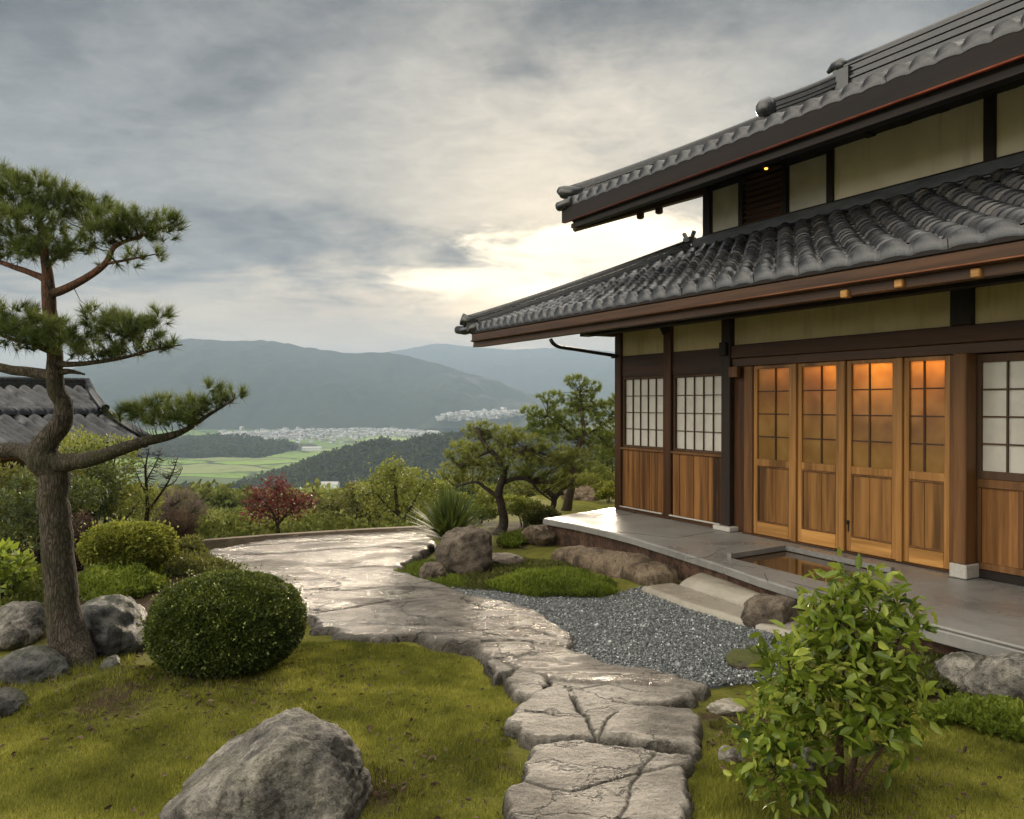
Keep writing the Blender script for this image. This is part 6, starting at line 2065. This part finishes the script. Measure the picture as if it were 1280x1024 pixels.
# ---- trees one can tell apart on the slope below the rim
def tree_kinds():
    kinds = []
    for i, (mat, n, sp) in enumerate((('leaf_spring', 2600, 1.0), ('leaf_olive', 2400, 0.9), ('leaf_deep', 2600, 1.1), ('leaf_spring', 2200, 1.25), ('leaf_olive', 2600, 1.15))):
        rng = np.random.default_rng(100 + i)
        st, P, A, vr = MB(), [], [], []
        st.tube([(0, 0, -0.3), (0.01, 0.0, 0.1), (0.03, 0.02, 0.3), (0.0, 0.0, 0.62)], [0.035, 0.026, 0.02, 0.008], 6)
        nb = 15
        for k in range(nb):
            a = rng.uniform(0, 6.28)
            hgt = rng.uniform(0.28, 0.9)
            rr = 0.36 * sp * rng.uniform(0.2, 1) * math.sin(math.pi * min(1, (hgt - 0.12) / 0.95)) ** 0.6
            c = np.array((math.cos(a) * rr, math.sin(a) * rr, hgt))
            st.tube([(0.01, 0, hgt * 0.45), tuple(c * np.array((0.5, 0.5, 0.85))), tuple(c)], [0.012, 0.008, 0.003], 4)
            rb = np.array((rng.uniform(0.10, 0.19) * sp, rng.uniform(0.10, 0.19) * sp, rng.uniform(0.06, 0.11)))
            m = n // nb
            u = unit(rng.normal(0, 1, (m, 3)))
            o = u * (rng.uniform(0.2, 1, m) ** 0.5)[:, None]
            P.append(c + o * rb)
            A.append(rng.normal(0, 1, (m, 3)))
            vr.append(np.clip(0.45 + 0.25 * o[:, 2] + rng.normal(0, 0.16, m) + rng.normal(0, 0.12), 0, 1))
        P, A, vr = np.concatenate(P), np.concatenate(A), np.concatenate(vr)
        L = 0.036 * rng.uniform(0.6, 1.3, len(P))
        V, F = quad_geo(P, A, L, L * 0.36, rng)
        kinds.append((mat, V, F, vr, st))
    return kinds


KINDW = ['spring green bushy tree', 'olive green loose tree', 'dark green rounded tree', 'wide pale green tree', 'broad olive tree']


def place_trees():
    rng = np.random.default_rng(77)
    protos = {}
    kinds = tree_kinds()
    prof_x = [-60, 60, 110, 150, 215, 250, 300, 400, 430, 480, 520, 560, 600, 700, 800]
    prof_y = [580, 592, 600, 618, 640, 662, 660, 640, 606, 590, 602, 612, 610, 600, 590]
    spots = []
    fixed = [(495, 24, 582, 0), (450, 22, 604, 2), (530, 21, 600, 3), (555, 19, 610, 1), (475, 17, 622, 1), (425, 26, 618, 0), (395, 20, 640, 3), (410, 17, 652, 0), (515, 16, 632, 0), (440, 16, 650, 3), (365, 20, 654, 2), (300, 21, 662, 0),
             (270, 18, 664, 1), (330, 26, 650, 1), (250, 30, 655, 0), (285, 34, 652, 2), (580, 24, 604, 2), (615, 22, 606, 0), (660, 22, 600, 1), (700, 24, 596, 2), (755, 24, 590, 0), (770, 30, 580, 2), (465, 34, 600, 4), (510, 36, 595, 2),
             (545, 34, 598, 0), (400, 36, 628, 4), (370, 44, 634, 0), (340, 52, 636, 2), (305, 55, 638, 1), (260, 50, 640, 2), (575, 45, 594, 3), (610, 40, 592, 2), (430, 50, 612, 2), (480, 55, 604, 0), (520, 60, 600, 1), (235, 24, 672, 3), (150, 16, 628, 4), (60, 17, 602, 2), (20, 18, 598, 1), (105, 19, 606, 0)]
    for f in fixed:
        spots.append(f)
    for _ in range(150):
        px = rng.uniform(180, 790)
        d = 16 * (100 / 16) ** rng.random()
        spots.append((px, d, np.interp(px, prof_x, prof_y) + rng.uniform(4, 30), int(rng.integers(0, 5))))
    for j, (px, d, ytop, k) in enumerate(spots):
        x = (px - 640) / 1000 * d
        zb = float(valley_h(np.array([x]), np.array([d]))[0]) - 0.1
        h = 1.85 - (ytop - 505) / 1000 * d - zb
        if h < 0.5 or h > 9:
            continue
        if k not in protos:
            mat, V, F, vr, st = kinds[k]
            root = empty('slope_tree')
            cr = mesh_np('crown', V, F, M[mat], root, attr={'var': vr})
            tk = st.build('trunk', M['bark'], root)
            protos[k] = (root, cr, tk)
            r = root
        else:
            p = protos[k]
            r = p[0].copy()
            COL.objects.link(r)
            for ch in p[1:]:
                c = ch.copy()
                COL.objects.link(c)
                c.parent = r
        r.location = (x, d, zb)
        r.rotation_euler = (0, 0, rng.uniform(0, 6.28))
        w = h * rng.uniform(0.9, 1.3) if h < 4 else h
        r.scale = (w, w, h / 0.93)
        side = 'below the timber curb' if px < 420 else ('left of the spiky plant' if px < 560 else ('behind the garden pines' if px > 590 else 'behind the spiky plant'))
        far = ', near the rim' if d < 24 else (', partway down' if d < 45 else ', far down the hillside')
        tag(r, KINDW[k] + ' ' + side + far, 'tree', 'trees on the slope below the garden: ' + KINDW[k] + ' ' + side + far)


place_trees()


# ---- the towns in the valley
def town():
    rng = np.random.default_rng(5)
    wall = [plain('pale render', c, 0.8, 0.15, 0.5) for c in ((0.62, 0.61, 0.59), (0.45, 0.43, 0.40), (0.75, 0.75, 0.75))]
    roofm = [plain('grey roof', c, 0.6, 0.2, 0.5) for c in ((0.30, 0.30, 0.32), (0.20, 0.17, 0.16), (0.45, 0.44, 0.43))]

    def house_mesh(w, l, h, flat, wm, rm):
        m = MB()
        m.box(-w / 2, w / 2, -l / 2, l / 2, 0, h)
        me_n = len(m.f)
        e = 0.4
        if flat:
            m.box(-w / 2 - 0.2, w / 2 + 0.2, -l / 2 - 0.2, l / 2 + 0.2, h + 0.01, h + 0.5)
        else:
            r = h + w * 0.30
            m.add([(-w / 2 - e, -l / 2 - e, h), (w / 2 + e, -l / 2 - e, h), (w / 2 + e, l / 2 + e, h), (-w / 2 - e, l / 2 + e, h), (0, -l / 2 - e, r), (0, l / 2 + e, r)], [(0, 1, 4), (3, 5, 2), (1, 2, 5, 4), (0, 4, 5, 3), (0, 3, 2, 1)])
        o = m.build('town_house', [wm, rm])
        o.data.polygons.foreach_set('material_index', [0] * me_n + [1] * (len(m.f) - me_n))
        return o
    protos = []
    for i in range(8):
        protos.append(house_mesh(rng.uniform(5.5, 9), rng.uniform(6, 12), rng.uniform(3, 6.5), i % 3 == 0, wall[i % 3], roofm[(i + i // 3) % 3]))
    used = set()
    spots = []
    while len(spots) < 950:
        px = rng.uniform(275, 548)
        cy = 545 - 6 * math.sin((px - 275) / 273 * 3.0) if px > 380 else 544
        hw_ = 3.0 + 10 * math.exp(-((px - 415) / 75) ** 2)
        py = cy + rng.normal(0, 0.45) * hw_
        if not 534.5 < py < 559:
            continue
        z = -82
        d = (1.85 - z) * 1000 / (py - 505)
        if d > 2720:
            continue
        spots.append((px, d, z))
    spots.sort(key=lambda s: s[1])
    n = 0
    rest = []
    for px, d, z in spots:
        x = (px - 640) / 1000 * d
        k = int(rng.integers(0, 8))
        loc = (x, d, float(valley_h(np.array([x]), np.array([d]))[0]) - 0.3)
        if n < 250:
            if k in used:
                o = protos[k].copy()
                COL.objects.link(o)
            else:
                o = protos[k]
                used.add(k)
            o.location = loc
            o.rotation_euler = (0, 0, rng.uniform(0, 3.14))
            tag(o, 'tiny pale house of the near town at the foot of the big mountain', 'house', 'houses of the near valley town')
            n += 1
        else:
            rest.append((loc, k, rng.uniform(0, 3.14), rng.uniform(0.9, 1.4)))
    # the farther houses of this town and the town beyond the spur, read as one mass each
    def mass(items, name):
        V, F, mi = [], [], []
        for loc, k, a, s in items:
            me = protos[k].data
            ca, sa = math.cos(a) * s, math.sin(a) * s
            b = len(V)
            V += [(loc[0] + v.co.x * ca - v.co.y * sa, loc[1] + v.co.x * sa + v.co.y * ca, loc[2] + v.co.z * s) for v in me.vertices]
            for p in me.polygons:
                F.append([b + i for i in p.vertices])
                mi.append((k % 3) if p.material_index == 0 else 3 + (k + k // 3) % 3)
        me = bpy.data.meshes.new(name)
        me.from_pydata(V, [], F)
        o = link(name, me, wall + roofm)
        me.polygons.foreach_set('material_index', mi)
        tag(o, kind='stuff')
    mass(rest, 'town')
    far = []
    for _ in range(520):
        px = rng.uniform(548, 655)
        t_ = (px - 548) / 107
        py = 524 - 7 * t_ + rng.normal(0, 0.5) * (2 + 3.2 * math.sin(t_ * 3.1))
        d = rng.uniform(2330, 2600)
        z = 1.85 - (py - 505) / 1000 * d
        far.append((((px - 640) / 1000 * d, d, z), int(rng.integers(0, 8)), rng.uniform(0, 3.14), rng.uniform(0.9, 1.5)))
    mass(far, 'town')
    # gentle bench of land under the farther town
    q = [((px - 640) / 1000 * d, d, 1.85 - (py - 505) / 1000 * d) for px, py, d in ((520, 535, 2280), (700, 532, 2280), (720, 509, 2700), (540, 520, 2700))]
    V = []
    for i in range(13):
        for j in range(13):
            a = np.array(q[0]) * (1 - i / 12) * (1 - j / 12) + np.array(q[1]) * (i / 12) * (1 - j / 12) + np.array(q[2]) * (i / 12) * (j / 12) + np.array(q[3]) * (1 - i / 12) * (j / 12)
            V.append(a)
    tag(mesh_np('hill', np.array(V) - np.array([0, 0, 2.0]), grid_faces(13, 13), WOODM, smooth=True), kind='structure')
    # the long white buildings on the near side of the wood
    for px, py, d, L, lab in ((412, 611, 775, 17, 'long white building standing alone at the edge of the wooded hill'), (390, 559, 1450, 34, 'long pale hall on the near side of the valley town')):
        m = MB()
        m.box(-L / 2, L / 2, -6, 6, 0, 5)
        n0 = len(m.f)
        m.add([(-L / 2 - 0.5, -6.5, 5), (L / 2 + 0.5, -6.5, 5), (L / 2 + 0.5, 6.5, 5), (-L / 2 - 0.5, 6.5, 5), (-L / 2, 0, 7.5), (L / 2, 0, 7.5)], [(0, 1, 5, 4), (2, 3, 4, 5), (1, 2, 5), (3, 0, 4), (3, 2, 1, 0)])
        o = m.build('long_building', [wall[2], roofm[2]])
        o.data.polygons.foreach_set('material_index', [0] * n0 + [1] * (len(m.f) - n0))
        x = (px - 640) / 1000 * d
        o.location = (x, d, float(valley_h(np.array([x]), np.array([d]))[0]) - 0.3)
        tag(o, lab, 'building')


town()

# ------------------------------------------------------------------ the air
hz, hnt = new_mat('haze air')
pv = nd(hnt, 'ShaderNodeVolumePrincipled', {'Color': (0.34, 0.435, 0.58, 1), 'Density': 0.00022, 'Anisotropy': 0.18})
nd(hnt, 'ShaderNodeOutputMaterial', {1: pv.outputs[0]})
hb = MB().box(-4600, 4600, -1600, 7200, -100, 510)
tag(hb.build('haze', hz), kind='stuff')
